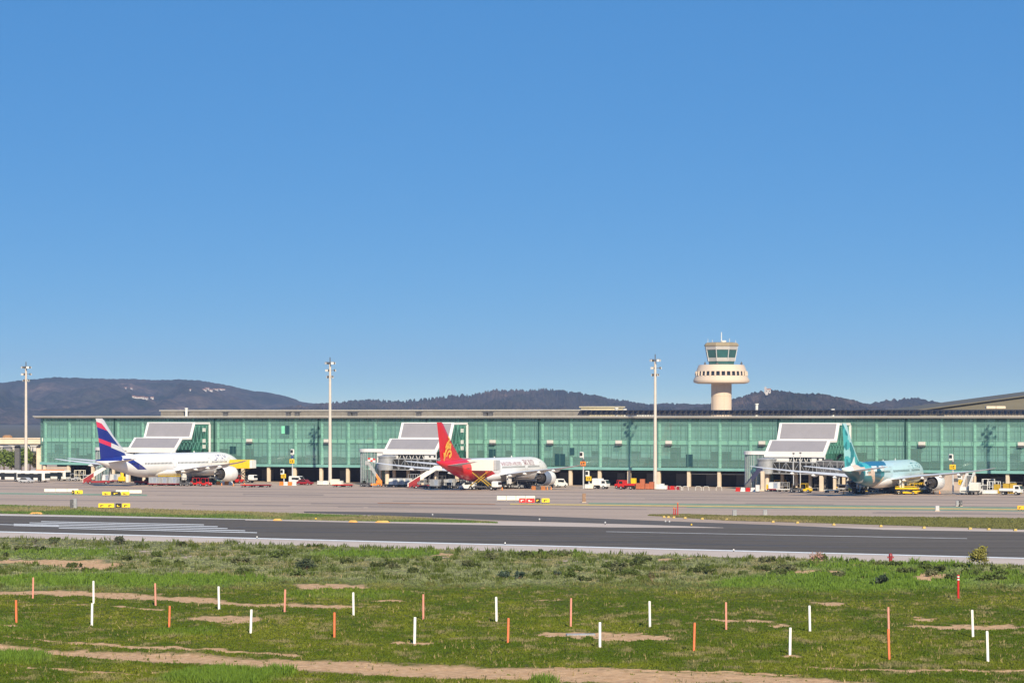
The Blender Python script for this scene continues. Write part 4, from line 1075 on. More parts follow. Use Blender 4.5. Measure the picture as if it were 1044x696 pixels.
    # lettering wrapped on both sides
    for body, size, d0, zo, mm, sides in titles:
        for sd_ in sides:
            tv, tf = text_mesh(body, size*sc_)
            w_ = max(p[0] for p in tv)
            out = []
            for (tx_, ty_, _) in tv:
                d = d0+((w_-tx_) if sd_ < 0 else tx_)/sc_
                out.append(on_side(d, zc+zo*sc_+ty_, .03, sd_))
            b = MB(); b.add(out, tf); b.build('lettering', mm, r_, fix=False)
    return r_, fin, cx, prof, zc, rad, ztop

# white airliner with blue and red tail
RB, BL, GW = (.62, .03, .09), (.012, .022, .20), (.62, .62, .64)
def tailA(k):
    t = k.lin(.25, 1.0, 0)                 # bands that slope down towards the nose
    c = k.mix(k.gt(t, 7.15), BL, RB); c = k.mix(k.gt(t, 8.45), c, GW)
    c = k.mix(k.band(t, 3.45, 4.5), c, RB)
    c = k.mix(k.mul(k.band(t, 3.3, 4.5), k.gt(k.x, -26.6)), c, GW)
    return k.mix(k.gt(k.lin(1.0, 1.3, 0), -9.7), c, GW)
def bodyA(k):
    t = k.lin(1.0, 2.0, -2*6.6)
    f = k.mul(k.band(t, -22.6, -19.2), k.lt(k.z, 7.1)); f = k.mul(f, k.gt(k.z, 4.2))
    c = k.mix(f, WH, BL)
    top_ = k.mul(k.lt(k.lin(1.0, -1.3, 0), -32.5), k.gt(k.z, 6.6))
    c = k.mix(top_, c, BL)
    return k.mix(k.lt(k.lin(1.0, 1.9, 0), -12.5), c, (.66, .66, .67)) if False else c
mA, mAf = livery('white_livery_blue_band', WH, bodyA), livery('tail_blue_red_white', WH, tailA)
navy = mat('navy_lettering', (.02, .03, .22), .4, .1)
mwh = livery('white_cowl', WH, lambda k: WH); mdk = mat('cowl_dark_blue_grey', (.05, .06, .09), .35, .12)
pA = airliner('airliner', 'white airliner with a blue, red and white banded tail at the left access block', -90.2, 776, R(62), 65.8, 30.1, 6.5, 17.4, mA, mAf, mwh, mwh, [('LATAM', 1.9, 9.4, .95, navy, (-1, 1))], 1.9)
# red tailed airliner
RD = (.58, .012, .02)
def bodyB(k):
    t = k.lin(1.0, 2.6, 0); return k.mix(k.lt(t, 5.5), WH, RD)
mB, mBf = livery('white_and_red_livery', WH, bodyB), livery('red_tail', RD, lambda k: RD)
dtx = mat('dark_red_lettering', (.22, .03, .05), .4, .1)
mrear = mat('cowl_blue_grey', (.16, .19, .25), .35, .1)
pB = airliner('airliner', 'white airliner with red tail and rear body and a golden bird on its fin', -4.65, 732, R(64), 60.8, 28.8, 6.85, 16.5, mB, mBf, mwh, mrear, [('SHENZHEN AIRLINES', 1.25, 20.0, 1.0, dtx, (-1, 1)), ('\u6df1\u5733\u822a\u7a7a', 1.6, 12.4, 1.0, dtx, (-1, 1))], 1.85)
gold = mat('gold_emblem', (.75, .42, .06), .4, .08)
rB, finB, cxB, _, _, _, ztB = pB
def emblem():
    e = MB()
    for sd_ in (-1, 1):
        y = sd_*.36
        def S(pts, w0, w1):
            n_ = len(pts)
            for i in range(n_-1):
                (xa, za), (xb, zb) = pts[i], pts[i+1]; wa = w0+(w1-w0)*i/(n_-1); wb = w0+(w1-w0)*(i+1)/(n_-1)
                d = Vector((xb-xa, zb-za)).normalized(); p_ = Vector((-d.y, d.x))
                e.add([(xa+p_.x*wa, y, za+p_.y*wa), (xa-p_.x*wa, y, za-p_.y*wa), (xb-p_.x*wb, y, zb-p_.y*wb), (xb+p_.x*wb, y, zb+p_.y*wb)], [(0, 1, 2, 3)])
        c = lambda t, z: (cxB(t), z)
        S([c(58.6, 7.9), c(58.2, 9.2), c(57.4, 10.2), c(56.3, 10.7), c(55.2, 10.4)], .25, .5)
        S([c(57.6, 8.2), c(56.9, 9.2), c(55.9, 9.7), c(55.0, 9.2), c(55.4, 8.4), c(56.3, 8.2)], .2, .42)
        S([c(57.9, 10.2), c(57.3, 11.3), c(56.5, 11.7), c(55.9, 12.5), c(56.8, 13.1)], .45, .16)
        S([c(56.4, 10.9), c(55.6, 11.3), c(55.0, 11.0)], .4, .2)
        S([c(58.9, 6.9), c(58.8, 8.1), c(58.9, 9.2)], .12, .3)
    e.build('bird_emblem', gold, finB, fix=False)
emblem()
# teal faceted airliner
T1, T2, T3, T4, T5, T6 = (.01, .20, .24), (.01, .10, .16), (.06, .42, .44), (.34, .66, .66), (.66, .78, .78), (.70, .52, .40)
IC = (.50, .70, .74)
def bodyC(k):
    fc = k.facets(.27, [T1, T5, T3, T6, T2, T5, T4], 3.1)
    t = k.lin(1.0, -.35, 0)
    f = k.lt(t, -9.5)
    c = k.mix(f, IC, fc)
    top_ = k.mul(k.lt(k.lin(1.0, -2.2, 0), -19.0), k.gt(k.z, 6.7)); top_ = k.mul(top_, k.gt(k.x, -16))
    c = k.mix(top_, c, (.02, .16, .27))
    rear = k.mul(k.lt(k.lin(1.0, 1.2, 0), -16.5), k.lt(k.z, 5.7)); c = k.mix(k.mul(rear, k.lt(k.x, -18.5)), c, (.008, .10, .13))
    low = k.mul(k.band(k.lin(1.0, 1.7, 0), -13.0, -8.6), k.lt(k.z, 4.6))
    return k.mix(low, c, T1)
def finC(k):
    fc = k.facets(.36, [T1, T3, T4, T3, T1, T5, T3], 7.7)
    return k.mix(k.gt(k.lin(1.0, 1.3, 0), -9.0), fc, (.45, .72, .74))
mC, mCf = livery('teal_facet_livery', WH, bodyC), livery('teal_facet_tail', WH, finC)
teal = mat('teal_lettering', (.05, .20, .24), .4, .1)
pC = airliner('airliner', 'pale blue airliner with teal and white faceted tail at the right access block', 85.6, 680, R(66), 61.1, 29.1, 6.1, 16.4, mC, mCf, mwh, mwh, [('ETIHAD', 1.9, 8.6, 1.0, teal, (-1, 1))], 1.85)

def body_pt(p, f, l, z=0.0):
    r_ = p[0]; th = r_.rotation_euler.z; return Vector((r_.location.x+math.cos(th)*f-math.sin(th)*l, r_.location.y+math.sin(th)*f+math.cos(th)*l, z))

# ------------------------------------------------------------------ jet bridges
def jet_bridge(label, s0, t0, p, fdoor, col_paint, zf=4.3):
    a = W(s0, t0, 0); e = body_pt(p, fdoor, 4.6)
    d = Vector((e.x-a.x, e.y-a.y, 0)); Ln = d.length; rz = math.atan2(d.y, d.x)
    r_ = thing('jet_bridge', label, 'jet bridge', a, rz)
    b = MB(); b.lathe([(2.3, zf-.3), (2.3, zf+3.0), (2.5, zf+3.02), (2.5, zf+3.3), (1.2, zf+3.6)], 20); b.build('rotunda', grey, r_, True)
    b = MB(); b.lathe([(.55, 0), (.55, zf-.3)], 14); b.build('rotunda_column', concrete_pale, r_, True)
    z0 = zf; z1 = zf-.55; zend = lambda x: z0+(z1-z0)*x/Ln
    for nm, x0, x1, w_, h_, m_ in (('inner_tunnel', 2.0, Ln*.55, 2.9, 2.7, signblack), ('outer_tunnel', Ln*.42, Ln-2.6, 3.3, 3.1, dgrey)):
        b = MB()
        b.loft([[(x, s_*w_/2, zend(x)+zz_) for s_, zz_ in ((-1, -.1), (1, -.1), (1, h_), (-1, h_))] for x in (x0, x1)], 0)
        n_ = max(3, int((x1-x0)/1.6))
        for i in range(n_+1):
            x = x0+(x1-x0)*i/n_
            for s_ in (-1, 1): b.bar((x, s_*(w_/2+.06), zend(x)-.1), (x, s_*(w_/2+.06), zend(x)+h_), .14, mi=1)
            if i < n_:
                xb = x0+(x1-x0)*(i+1)/n_
                for s_ in (-1, 1): b.bar((x, s_*(w_/2+.06), zend(x)+(.0 if i % 2 else h_)), (xb, s_*(w_/2+.06), zend(xb)+(h_ if i % 2 else .0)), .10, mi=1)
        for s_ in (-1, 1):
            for zz_ in (-.1, h_): b.bar((x0, s_*(w_/2+.07), zend(x0)+zz_), (x1, s_*(w_/2+.07), zend(x1)+zz_), .2, mi=1)
        b.build(nm, [m_, grey], r_)
        for s_ in (-1, 1):
            x = x0+1.0
            while x < x1-1.5: b = MB(); b.box((x+.5, s_*(w_/2+.03), zend(x)+1.75), (1.05, .06, .7)); b.build('tunnel_window', darkglass, r_); x += 1.6
    b = MB(); xc = Ln-1.2; b.box((xc, 0, zend(Ln)+1.45), (2.8, 3.9, 3.1), 0, 0, .25); b.box((xc+1.6, 0, zend(Ln)+1.45), (.6, 3.4, 2.8), 1, 0, .1); b.build('cab', [lgrey, dgrey], r_)
    xs_ = Ln*.72
    b = MB(); [b.bar((xs_, s_*1.9, .9), (xs_, s_*1.9, zend(xs_)+1.6), .5) for s_ in (-1, 1)]; b.box((xs_, 0, zend(xs_)-.45), (.7, 4.2, .4)); b.build('lift_column', col_paint, r_)
    b = MB(); b.box((xs_, 0, .8), (.8, 4.4, .45)); lg = b.build('bogie', dgrey, r_)
    for s_ in (-1, 1): q = MB(); q.wheel((xs_, s_*1.5, .6), .6, .5); q.build('wheel', [black, lgrey], r_)
    b = MB(); xt = Ln-4.2; 
    for i in range(12):
        b.box((xt-i*.42, -2.6, zend(Ln)-.2-i*.33), (.34, .9, .06))
    for y_ in (-3.05, -2.15):
        b.bar((xt, y_, zend(Ln)-.25), (xt-12*.42, y_, .1), .1); b.bar((xt, y_, zend(Ln)+.8), (xt-12*.42, y_, 1.1), .06)
    b.build('service_stair', lgrey, r_)
    b = MB(); b.box((Ln*.5, 0, zend(Ln*.5)+3.35), (2.0, 1.2, .5), 0, 0, .1); b.tube((Ln*.5+2, .3, zend(Ln*.5)+3.1), (Ln*.5+2, .3, zend(Ln*.5)+4.2), .05); b.build('roof_unit', dgrey, r_)
    return r_
jet_bridge('grey jet bridge mostly hidden by the white and blue airliner', sA-9, TF+1.5, pA, 24.0, grey, 4.4)
jet_bridge('grey latticed jet bridge leading to the red tailed airliner', s_of(396, TF+1.5), TF+2.2, pB, 22.5, yellow)
jet_bridge('grey latticed jet bridge leading to the teal airliner', s_of(783, TF+1.5), TF+2.2, pC, 22.5, yellow)

# ------------------------------------------------------------------ vehicles and ground equipment, x forward
def wheels(r_, pts, rad, w=.28):
    for x, y in pts: q = MB(); q.wheel((x, y, rad), rad, w); q.build('wheel', [black, lgrey], r_, True)
def mk_bus(label, paint, roof=None, loc=None, rz=0, L_=13.5):
    r_ = thing('apron_bus', label, 'bus', loc, rz); b = MB()
    b.box((0, 0, 1.62), (L_, 2.9, 2.5), 0, 0, .22); b.build('body', paint, r_)
    b = MB(); b.box((-.2, 0, 1.78), (L_-1.3, 2.96, 1.05)); b.box((L_/2-.02, 0, 1.75), (.14, 2.5, 1.35), 0, 0, .05); b.build('window_band', darkglass, r_)
    b = MB(); b.box((0, 0, 2.98), (L_*.7, 1.8, .22), 0, 0, .08); b.build('roof_unit', roof or white, r_)
    for x in (-L_*.25, L_*.05, L_*.34): b = MB(); b.box((x, -1.47, 1.45), (1.3, .06, 1.9)); b.build('door', darkglass, r_)
    wheels(r_, [(x, y) for x in (-L_*.30, L_*.32) for y in (-1.3, 1.3)], .48, .3)
    for y in (-1, 1): q = MB(); q.box((L_/2+.02, y, .85), (.1, .35, .22)); q.build('headlight', lgrey, r_)
    return r_
def mk_tug(label, paint, loc, rz, name='baggage_tractor', cat='tractor', cab=True, grp=None):
    r_ = thing(name, label, cat, loc, rz, grp); b = MB()
    b.xz([(-1.5, .35), (1.5, .35), (1.55, .95), (.5, 1.1), (.3, .8), (-.9, .8), (-1.0, 1.15), (-1.5, 1.1)], -.75, .75); b.build('body', paint, r_)
    b = MB(); b.box((-.35, 0, .95), (.6, 1.2, .3)); b.box((-.65, 0, 1.3), (.14, 1.2, .5)); b.build('seat', signblack, r_)
    if cab:
        b = MB()
        for x in (-.95, .45):
            for y in (-.68, .68): b.bar((x, y, 1.0), (x*.9, y, 2.0), .07)
        b.box((-.2, 0, 2.03), (1.6, 1.5, .09), 0, 0, .03); b.build('canopy', paint, r_)
    wheels(r_, [(x, y) for x in (-1.0, 1.0) for y in (-.72, .72)], .36)
    for y in (-.5, .5): q = MB(); q.box((1.55, y, .8), (.06, .22, .16)); q.build('headlight', offwhite, r_)
    return r_
def mk_dolly(label, loc, rz, paint=dred, grp=None, L_=3.2):
    r_ = thing('baggage_dolly', label, 'trailer', loc, rz, grp); b = MB()
    b.box((0, 0, .55), (L_, 1.7, .14)); b.box((0, 0, .42), (L_*.9, .3, .14))
    for y in (-.8, .8): b.bar((-L_/2, y, .64), (L_/2, y, .64), .07)
    b.build('deck', paint, r_)
    b = MB(); b.tube((L_/2, 0, .45), (L_/2+.9, 0, .35), .04); b.build('drawbar', dgrey, r_)
    wheels(r_, [(x, y) for x in (-L_*.35, L_*.35) for y in (-.7, .7)], .26, .2)
    return r_
def mk_container(label, loc, rz, paint=silver, grp=None):
    r_ = thing('cargo_container', label, 'container', loc, rz, grp); b = MB()
    b.prism([(-.78, 0), (.5, 0), (.78, .45), (.78, 1.62), (-.78, 1.62)], lambda p: (-1.2, p[0], p[1]), lambda p: (1.2, p[0], p[1])); b.build('shell', paint, r_)
    b = MB()
    for x in (-1.18, 0, 1.18): b.box((x, -.8, .8), (.08, .05, 1.6))
    for z in (.04, 1.58): b.box((0, -.8, z), (2.4, .05, .08))
    b.build('frame', lgrey, r_)
    b = MB(); b.box((.58, -.795, .8), (.95, .04, 1.3)); b.build('door_curtain', mat('container_curtain', (.25, .29, .36), .7, .15), r_)
    return r_
def dolly_with(label, loc, rz, paint, frame=dred, grp=None):
    mk_dolly('dolly under '+label, loc, rz, frame)
    mk_container(label, (loc[0], loc[1], .645), rz, paint, grp)
def mk_van(label, paint, loc, rz, L_=5.0, name='service_van', cat='van', hgt=2.3):
    r_ = thing(name, label, cat, loc, rz); b = MB()
    b.xz([(-L_/2, .4), (L_/2, .4), (L_/2, .95), (L_/2-.7, 1.2), (L_/2-1.5, hgt-.1), (L_/2-1.8, hgt), (-L_/2+.1, hgt), (-L_/2, hgt-.2)], -.95, .95); b.build('body', paint, r_)
    b = MB()
    b.prism([(L_/2-.78, 1.25), (L_/2-1.46, hgt-.18), (L_/2-1.50, hgt-.14), (L_/2-.82, 1.29)], lambda p: (p[0]+.06, -.85, p[1]), lambda p: (p[0]+.06, .85, p[1]))
    for y in (-.96, .96): b.box((L_/2-2.0, y, 1.6), (1.0, .03, .6)); b.box((-.6, y, 1.65), (1.6, .03, .55))
    b.build('windows', darkglass, r_)
    b = MB(); b.box((L_/2+.03, 0, .55), (.12, 1.9, .22)); b.box((-L_/2-.03, 0, .55), (.12, 1.9, .22)); b.build('bumper', dgrey, r_)
    wheels(r_, [(x, y) for x in (-L_*.3, L_*.32) for y in (-.88, .88)], .36, .24)
    for y in (-.7, .7): q = MB(); q.box((L_/2+.01, y, .85), (.05, .3, .2)); q.build('headlight', offwhite, r_)
    return r_
def mk_car(label, paint, loc, rz, grp=None):
    r_ = thing('parked_car', label, 'car', loc, rz, grp); b = MB()
    b.xz([(-2.1, .3), (2.1, .3), (2.15, .75), (1.1, .9), (.4, 1.42), (-1.2, 1.45), (-1.8, .95), (-2.12, .9)], -.85, .85); b.build('body', paint, r_)
    b = MB()
    for y in (-.86, .86): b.xz([(-1.6, .95), (.85, .92), (.3, 1.34), (-1.15, 1.36)], y-.012, y+.012)
    b.build('windows', darkglass, r_); wheels(r_, [(x, y) for x in (-1.3, 1.35) for y in (-.78, .78)], .31, .2); return r_
def mk_truck(label, paint, loc, rz, cabm=white, L_=6.0, hb=2.2):
    r_ = thing('box_truck', label, 'truck', loc, rz); b = MB()
    b.box((0, 0, .75), (L_, .9, .25)); b.build('chassis', dgrey, r_)
    b = MB(); b.box((-.8, 0, .9+hb/2), (L_-1.8, 2.2, hb), 0, 0, .08); b.build('box_body', paint, r_)
    b = MB(); x = L_/2; b.xz([(x-1.7, .6), (x, .6), (x+.05, 1.3), (x-.35, 2.2), (x-1.7, 2.25)], -1.0, 1.0); b.build('cab', cabm, r_)
    b = MB(); b.prism([(x+.06, 1.35), (x-.30, 2.12), (x-.27, 2.14), (x+.09, 1.37)], lambda p: (p[0], -.88, p[1]), lambda p: (p[0], .88, p[1]))
    for y in (-1.01, 1.01): b.box((x-.85, y, 1.7), (.9, .03, .6))
    b.build('cab_windows', darkglass, r_); wheels(r_, [(q, y) for q in (-L_*.28, L_*.3) for y in (-.92, .92)], .42, .28); return r_
def mk_catering(label, box_m, cab_m, loc, rz, zb, hb, L_=8.6, lift=yellow, ends=None):
    r_ = thing('catering_truck', label, 'catering truck', loc, rz); b = MB()
    b.box((0, 0, .85), (L_+1.6, 1.0, .3)); b.build('chassis', dgrey, r_)
    b = MB(); b.box((L_/2+.3, 0, 1.45), (1.9, 2.2, 1.5), 0, 0, .2); b.build('cab', cab_m, r_)
    b = MB(); b.box((L_/2+1.22, 0, 1.7), (.1, 1.9, .7)); b.build('windscreen', darkglass, r_)
    b = MB()
    for y in (-.9, .9):
        zl, zh = 1.05, zb-.06; zm = (zl+zh)/2
        b.bar((-L_*.38, y, zl), (L_*.30, y, zh), .18); b.bar((L_*.30, y*.9, zl), (-L_*.38, y*.9, zh), .18)
    b.build('scissor_lift', lift, r_)
    b = MB(); b.box((0, 0, zb+hb/2), (L_, 2.5, hb), 0, 0, .06); b.build('box_body', box_m, r_)
    b = MB(); b.box((L_/2+.35, 0, zb+hb*.5), (.66, 2.3, hb*.92), 0, 0, .05); b.build('front_platform', ends or offwhite, r_)
    wheels(r_, [(q, y) for q in (-L_*.36, -L_*.22, L_*.42) for y in (-.95, .95)], .5, .32); return r_
def mk_stairs(label, loc, rz, zt_, base_m, side_m, Lr=9.0, canopy=None):
    r_ = thing('passenger_stairs', label, 'boarding stairs', loc, rz); b = MB()
    b.box((0, 0, .6), (Lr*.75, 1.9, .5), 0, 0, .08); b.box((-Lr*.33, 0, 1.25), (1.5, 1.8, .9), 0, 0, .15); b.build('chassis', base_m, r_)
    b = MB(); n_ = int(zt_/.22)
    for i in range(n_):
        t_ = (i+.5)/n_; b.box((-Lr/2+Lr*.82*t_, 0, .3+(zt_-.3)*t_), (Lr*.9/n_, 1.5, .06))
    b.box((Lr*.40, 0, zt_), (Lr*.19, 1.7, .12)); b.build('steps', lgrey, r_)
    b = MB()
    for y in (-.82, .82):
        b.prism([(-Lr/2, .2), (-Lr/2+Lr*.82, zt_-.15), (Lr*.5, zt_-.15), (Lr*.5, zt_+1.0), (-Lr/2+Lr*.82, zt_+1.0), (-Lr/2, 1.3)], lambda p, y=y: (p[0], y-.03, p[1]), lambda p, y=y: (p[0], y+.03, p[1]))
    b.build('side_panels', side_m, r_)
    b = MB(); k_ = .5
    for y in (-.84, .84): b.prism([(-Lr/2-.03, .15), (-Lr/2+Lr*.82*.42, .2+(zt_-.3)*.42), (-Lr/2+Lr*.82*.42, 1.3+(zt_-.3)*.42), (-Lr/2-.03, 1.3)], lambda p, y=y: (p[0], y-.035, p[1]), lambda p, y=y: (p[0], y+.035, p[1]))
    b.build('lower_side_panels', base_m, r_)
    b = MB()
    for x in (.1*Lr, .35*Lr):
        for y in (-.7, .7): b.bar((x, y, .8), (x+.05*Lr, y, .3+(zt_-.3)*min(1, (x+Lr/2)/(Lr*.82))), .14)
    b.build('support_legs', dgrey, r_); wheels(r_, [(q, y) for q in (-Lr*.28, Lr*.25) for y in (-.85, .85)], .36, .25); return r_
def mk_belt(label, loc, rz, body_m, belt_m, zhi=3.4):
    r_ = thing('belt_loader', label, 'belt loader', loc, rz); b = MB()
    b.box((0, 0, .7), (5.0, 1.9, .6), 0, 0, .1); b.build('body', body_m, r_)
    b = MB(); b.loft([[(x, s_*.5, z+dz) for s_, dz in ((-1, 0), (1, 0), (1, .28), (-1, .28))] for x, z in ((-3.6, zhi*.25), (3.8, zhi))]); b.build('conveyor', belt_m, r_)
    b = MB(); b.bar((1.4, .4, .9), (2.3, .4, zhi*.8), .14); b.bar((1.4, -.4, .9), (2.3, -.4, zhi*.8), .14); b.build('boom_struts', dgrey, r_)
    b = MB(); b.box((-1.2, .6, 1.4), (.9, .7, .9), 0, 0, .1); b.build('driver_seat', signblack, r_)
    wheels(r_, [(q, y) for q in (-1.6, 1.6) for y in (-.9, .9)], .36, .25)
    for y in (-.7, .7): q = MB(); q.box((-2.52, y, .85), (.06, .3, .22)); q.build('headlight', offwhite, r_)
    return r_
def mk_loader(label, loc, rz, paint, hgt=2.2):
    r_ = thing('cargo_loader', label, 'cargo loader', loc, rz); b = MB()
    b.box((0, 0, hgt), (7.5, 2.9, .4)); b.box((3.2, 0, hgt*.55), (2.0, 2.6, .3))
    for y in (-1.45, 1.45): b.bar((-3.7, y, hgt+.5), (3.7, y, hgt+.5), .1)
    b.build('platform', paint, r_)
    b = MB()
    for y in (-1.1, 1.1): b.bar((-3, y, .6), (2.6, y, hgt-.2), .2); b.bar((2.6, y, .6), (-3, y, hgt-.2), .2)
    b.build('scissor_lift', dgrey, r_)
    b = MB(); b.box((0, 0, .6), (7.4, 2.2, .45)); b.build('chassis', paint, r_)
    wheels(r_, [(q, y) for q in (-2.6, -1.6, 2.4) for y in (-1.1, 1.1)], .4, .3); return r_
def mk_crate(label, loc, rz, paint, sz=(1.4, 1.1, 1.1), grp=None):
    r_ = thing('equipment_crate', label, 'crate', loc, rz, grp); b = MB(); x, y, z = sz
    b.box((0, 0, z/2+.12), (x, y, z), 0, 0, .05); b.build('box', paint, r_)
    b = MB()
    for a in (-1, 0, 1): b.box((a*(x/2-.08), 0, .06), (.12, y, .12))
    b.build('skid', dgrey, r_)
    b = MB(); b.box((0, 0, z+.15), (x+.06, y+.06, .08), 0, 0, .02); b.build('lid', paint, r_); return r_
def mk_barrier(label, loc, rz, m1=red, m2=white, n_=4, grp=None):
    r_ = thing('barrier', label, 'barrier', loc, rz, grp)
    for i in range(n_):
        q = MB(); q.xz([(-.62+i*0, 0), (.62, 0), (.5, .3), (.45, .95), (-.45, .95), (-.5, .3)], -.2, .2); o = q.build('block', m1 if i % 2 == 0 else m2, r_); o.location = ((i-(n_-1)/2)*1.3, 0, 0)
    return r_
dyel = mat('dull_yellow_paint', (.42, .28, .03), .5, .2)
def ground(x, y): return tuple(G(x, y))
AP = -PHI
# left end buses and cars
mk_bus('white articulated apron bus with dark windows, leftmost at the terminal end', white, None, ground(4, 490.3), AP, 15.5)
mk_bus('white apron bus with dark windows standing nose to the brick ground floor', white, None, ground(34, 491.2), AP, 9.5)
mk_bus('white apron bus with an orange roof unit, behind the other buses', offwhite, orange, ground(51, 489.8), AP, 12.5)
mk_car('small pale car parked in front of the white bus', lgrey, ground(27, 492.0), AP)
for i, (x, m_) in enumerate(((-6, grey), (2, white), (20.5, silver), (31, red), (-14, dgrey))):
    mk_car('parked car behind the buses under the skybridge, '+('grey one at the photo edge', 'white one left of the dark pier', 'silver one right of the pier', 'red one by the mast', 'dark one')[i], m_, tuple(at(x, 424, 850).xy)+(0,), AP+1.4, 'cars parked under the skybridge')
# around the white and blue airliner
sA_ = lambda x, y: ground(x, y)
mk_stairs('white passenger stairs with a dark red foot below the banded tail', sA_(100, 493.2), R(14), 4.5, dred, offwhite, 8.0)
dolly_with('white cargo container below the banded tail, left one of a pair', sA_(109, 492.0), AP, white)
dolly_with('white cargo container below the banded tail, next to the yellow power cart', sA_(117.5, 491.6), AP, offwhite)
r_ = thing('ground_power_cart', 'yellow ground power cart with a white pylon under the white airliner', 'power cart', sA_(124.5, 491.8), AP)
q = MB(); q.box((0, 0, 1.0), (2.0, 1.4, 1.3), 0, 0, .2); q.tube((0, 0, 1.6), (0, 0, 2.8), .5); q.build('tank', yellow, r_); q = MB(); q.box((1.5, .3, 1.9), (.7, .7, 3.7), 0, 0, .08); q.build('pylon', offwhite, r_); wheels(r_, [(-.7, .6), (.7, .6), (-.7, -.6), (.7, -.6)], .26, .18)
mk_belt('orange belt loader with a red body under the rear of the white airliner', sA_(147, 493.8), R(160), red, orange, 3.4)
for i, x in enumerate((157.5, 167.5, 177.5)):
    dolly_with(('blue grey cargo container just right of the orange belt loader', 'dull grey cargo container in the middle of the row of three', 'blue grey cargo container next to the dark tractor')[i], sA_(x, 495.0), AP, (silver, grey, silver)[i], dred)
mk_tug('dark baggage tractor between the grey containers and the red tractors', dgrey, sA_(189.5, 495.2), AP)
mk_tug('red baggage tractor under the wing, left of a pair', red, sA_(200.5, 495.0), AP)
mk_tug('red baggage tractor under the engine, right of a pair', red, sA_(209.5, 495.4), AP)
mk_loader('yellow cargo loader raised at the rear hold of the white airliner', tuple(body_pt(pA, -9, -6.0)), R(62)+R(90), dyel, 2.6).scale = (.75, .75, .95)
mk_tug('green ground power tractor below the big white engine', mat('green_paint', (.03, .16, .10), .5, .15), sA_(219.5, 493.4), AP, cab=False)
mk_barrier('low red and white chocks in front of the white airliner engine', sA_(229, 494.0), AP, orange, white, 4)
mk_tug('red and white pushback tractor at the nose of the white airliner', red, sA_(243.5, 492.4), R(62), 'pushback_tractor', 'tractor')
mk_catering('yellow catering truck raised to the front of the white airliner', yellow, white, sA_(246.5, 492.0), AP, 3.9, 2.35, 6.4, dgrey, white)
for i, x in enumerate((252, 261.5, 270)):
    mk_dolly('empty red flat dolly on the apron right of the white airliner, '+('left', 'middle', 'right')[i]+' one of three', sA_(x, 496.4), AP, (red, dred, dred)[i], 'empty dollies by the white airliner', 3.0)
# centre left
mk_barrier('orange and white barrier at the foot of the left gate signs', ground(293.5, 494.6), AP, orange, white, 4)
mk_van('white van next to the red car in front of the undercroft', white, ground(304, 494.0), AP, 4.6)
mk_car('dark red car beside the white van in front of the undercroft', dred, ground(311, 494.2), AP)
for i, (x, w_) in enumerate(((327, 1.5), (332.5, 1.2), (341.5, 2.2), (346.5, 1.5))):
    mk_crate('pale equipment crate by the foot of the floodlight mast, '+('leftmost', 'second', 'tall third', 'rightmost')[i]+' one', ground(x, 494.4), AP, (offwhite, white, cream, offwhite)[i], (w_, 1.2, 1.0+.4*(i == 2)), 'crates by the left centre mast')
for i, x in enumerate((345, 353.5)):
    mk_dolly('empty red flat dolly on the apron below the left centre mast, '+('left', 'right')[i]+' one', ground(x, 496.2), AP, red, 'empty dollies by the mast', 2.8)
# around the red tailed airliner
mk_stairs('grey maintenance stairs with a red and white flag panel by the rounded glass corner', ground(381, 496.0), R(180), 5.6, orange, grey, 4.2)
r_ = thing('warning_flag', 'red and white checked flag on a pole above the grey maintenance stairs', 'flag', ground(380, 496.8))
q = MB(); q.tube((0, 0, 0), (0, 0, 7.6), .05); q.build('pole', lgrey, r_)
q = MB()
for i in range(2):
    for j in range(3): q.box((-.9+j*.62, 0, 7.3-i*.45-.10*j), (.62, .05, .44), (i+j) % 2)
q.build('cloth', [red, white], r_)
mk_tug('dark grey tractor left of the grey maintenance stairs', dgrey, ground(373.5, 496.0), AP)
for i, x in enumerate((402, 408.5, 414.5)):
    dolly_with(('white cargo container behind the red foot of the stairs, left', 'white cargo container behind the red foot of the stairs, middle', 'white cargo container behind the red foot of the stairs, right')[i], ground(x, 496.4), AP, (white, offwhite, offwhite)[i], dgrey)
mk_stairs('passenger stairs with a bright red foot and white upper part below the red tail', ground(433, 497.6), R(12), 4.6, dred, offwhite, 8.4)
for i, x in enumerate((437, 444, 451.5, 458.5, 465)):
    mk_dolly('dark empty baggage dolly under the red tail, number '+('one', 'two', 'three', 'four', 'five')[i]+' from the red stairs', ground(x, 497.8-.1*i), AP, dgrey, 'dollies under the red tail', 2.6)
    if i in (1, 3): mk_container(('grey cargo container on the dolly nearest the red stairs', 'pale cargo container on a dolly under the red rear body')[i == 3], ground(x, 497.8-.1*i)[:2]+(.645,), AP, (grey, lgrey)[i == 3])
mk_van('small white van under the red rear body of the airliner', white, ground(477, 499.2), R(160), 4.0, hgt=1.9)
mk_tug('dark baggage tractor beside the raised white catering truck', dgrey, ground(484.5, 499.2), AP)
mk_catering('white catering truck with its box raised against the red tailed airliner', mat('warm_white', (.74, .70, .62), .5, .05), white, ground(491.5, 499.4), AP, 4.75, 2.65, 7.4, dyel, lgrey)
mk_loader('grey cargo loader under the belly of the red tailed airliner', tuple(body_pt(pB, 6, -5.0)), R(64)+R(90), grey, 2.0)
mk_tug('pale pink covered cart under the wing of the red tailed airliner', mat('pale_pink_tarp', (.70, .48, .42), .7, .12), ground(533, 497.2), AP, 'covered_cart', 'cart', False)
mk_barrier('low orange chocks under the engine of the red tailed airliner', ground(549, 499.2), AP, mat('dull_orange', (.45, .17, .05), .6, .2), dgrey, 3)
mk_van('white pickup van parked right of the red tailed airliner', white, ground(569.5, 496.6), AP+R(78), 5.0, hgt=2.2)
mk_truck('small white box truck at the pillar right of the gate signs', white, ground(612.5, 498.2), AP, white, 3.0+1.0, 1.7)
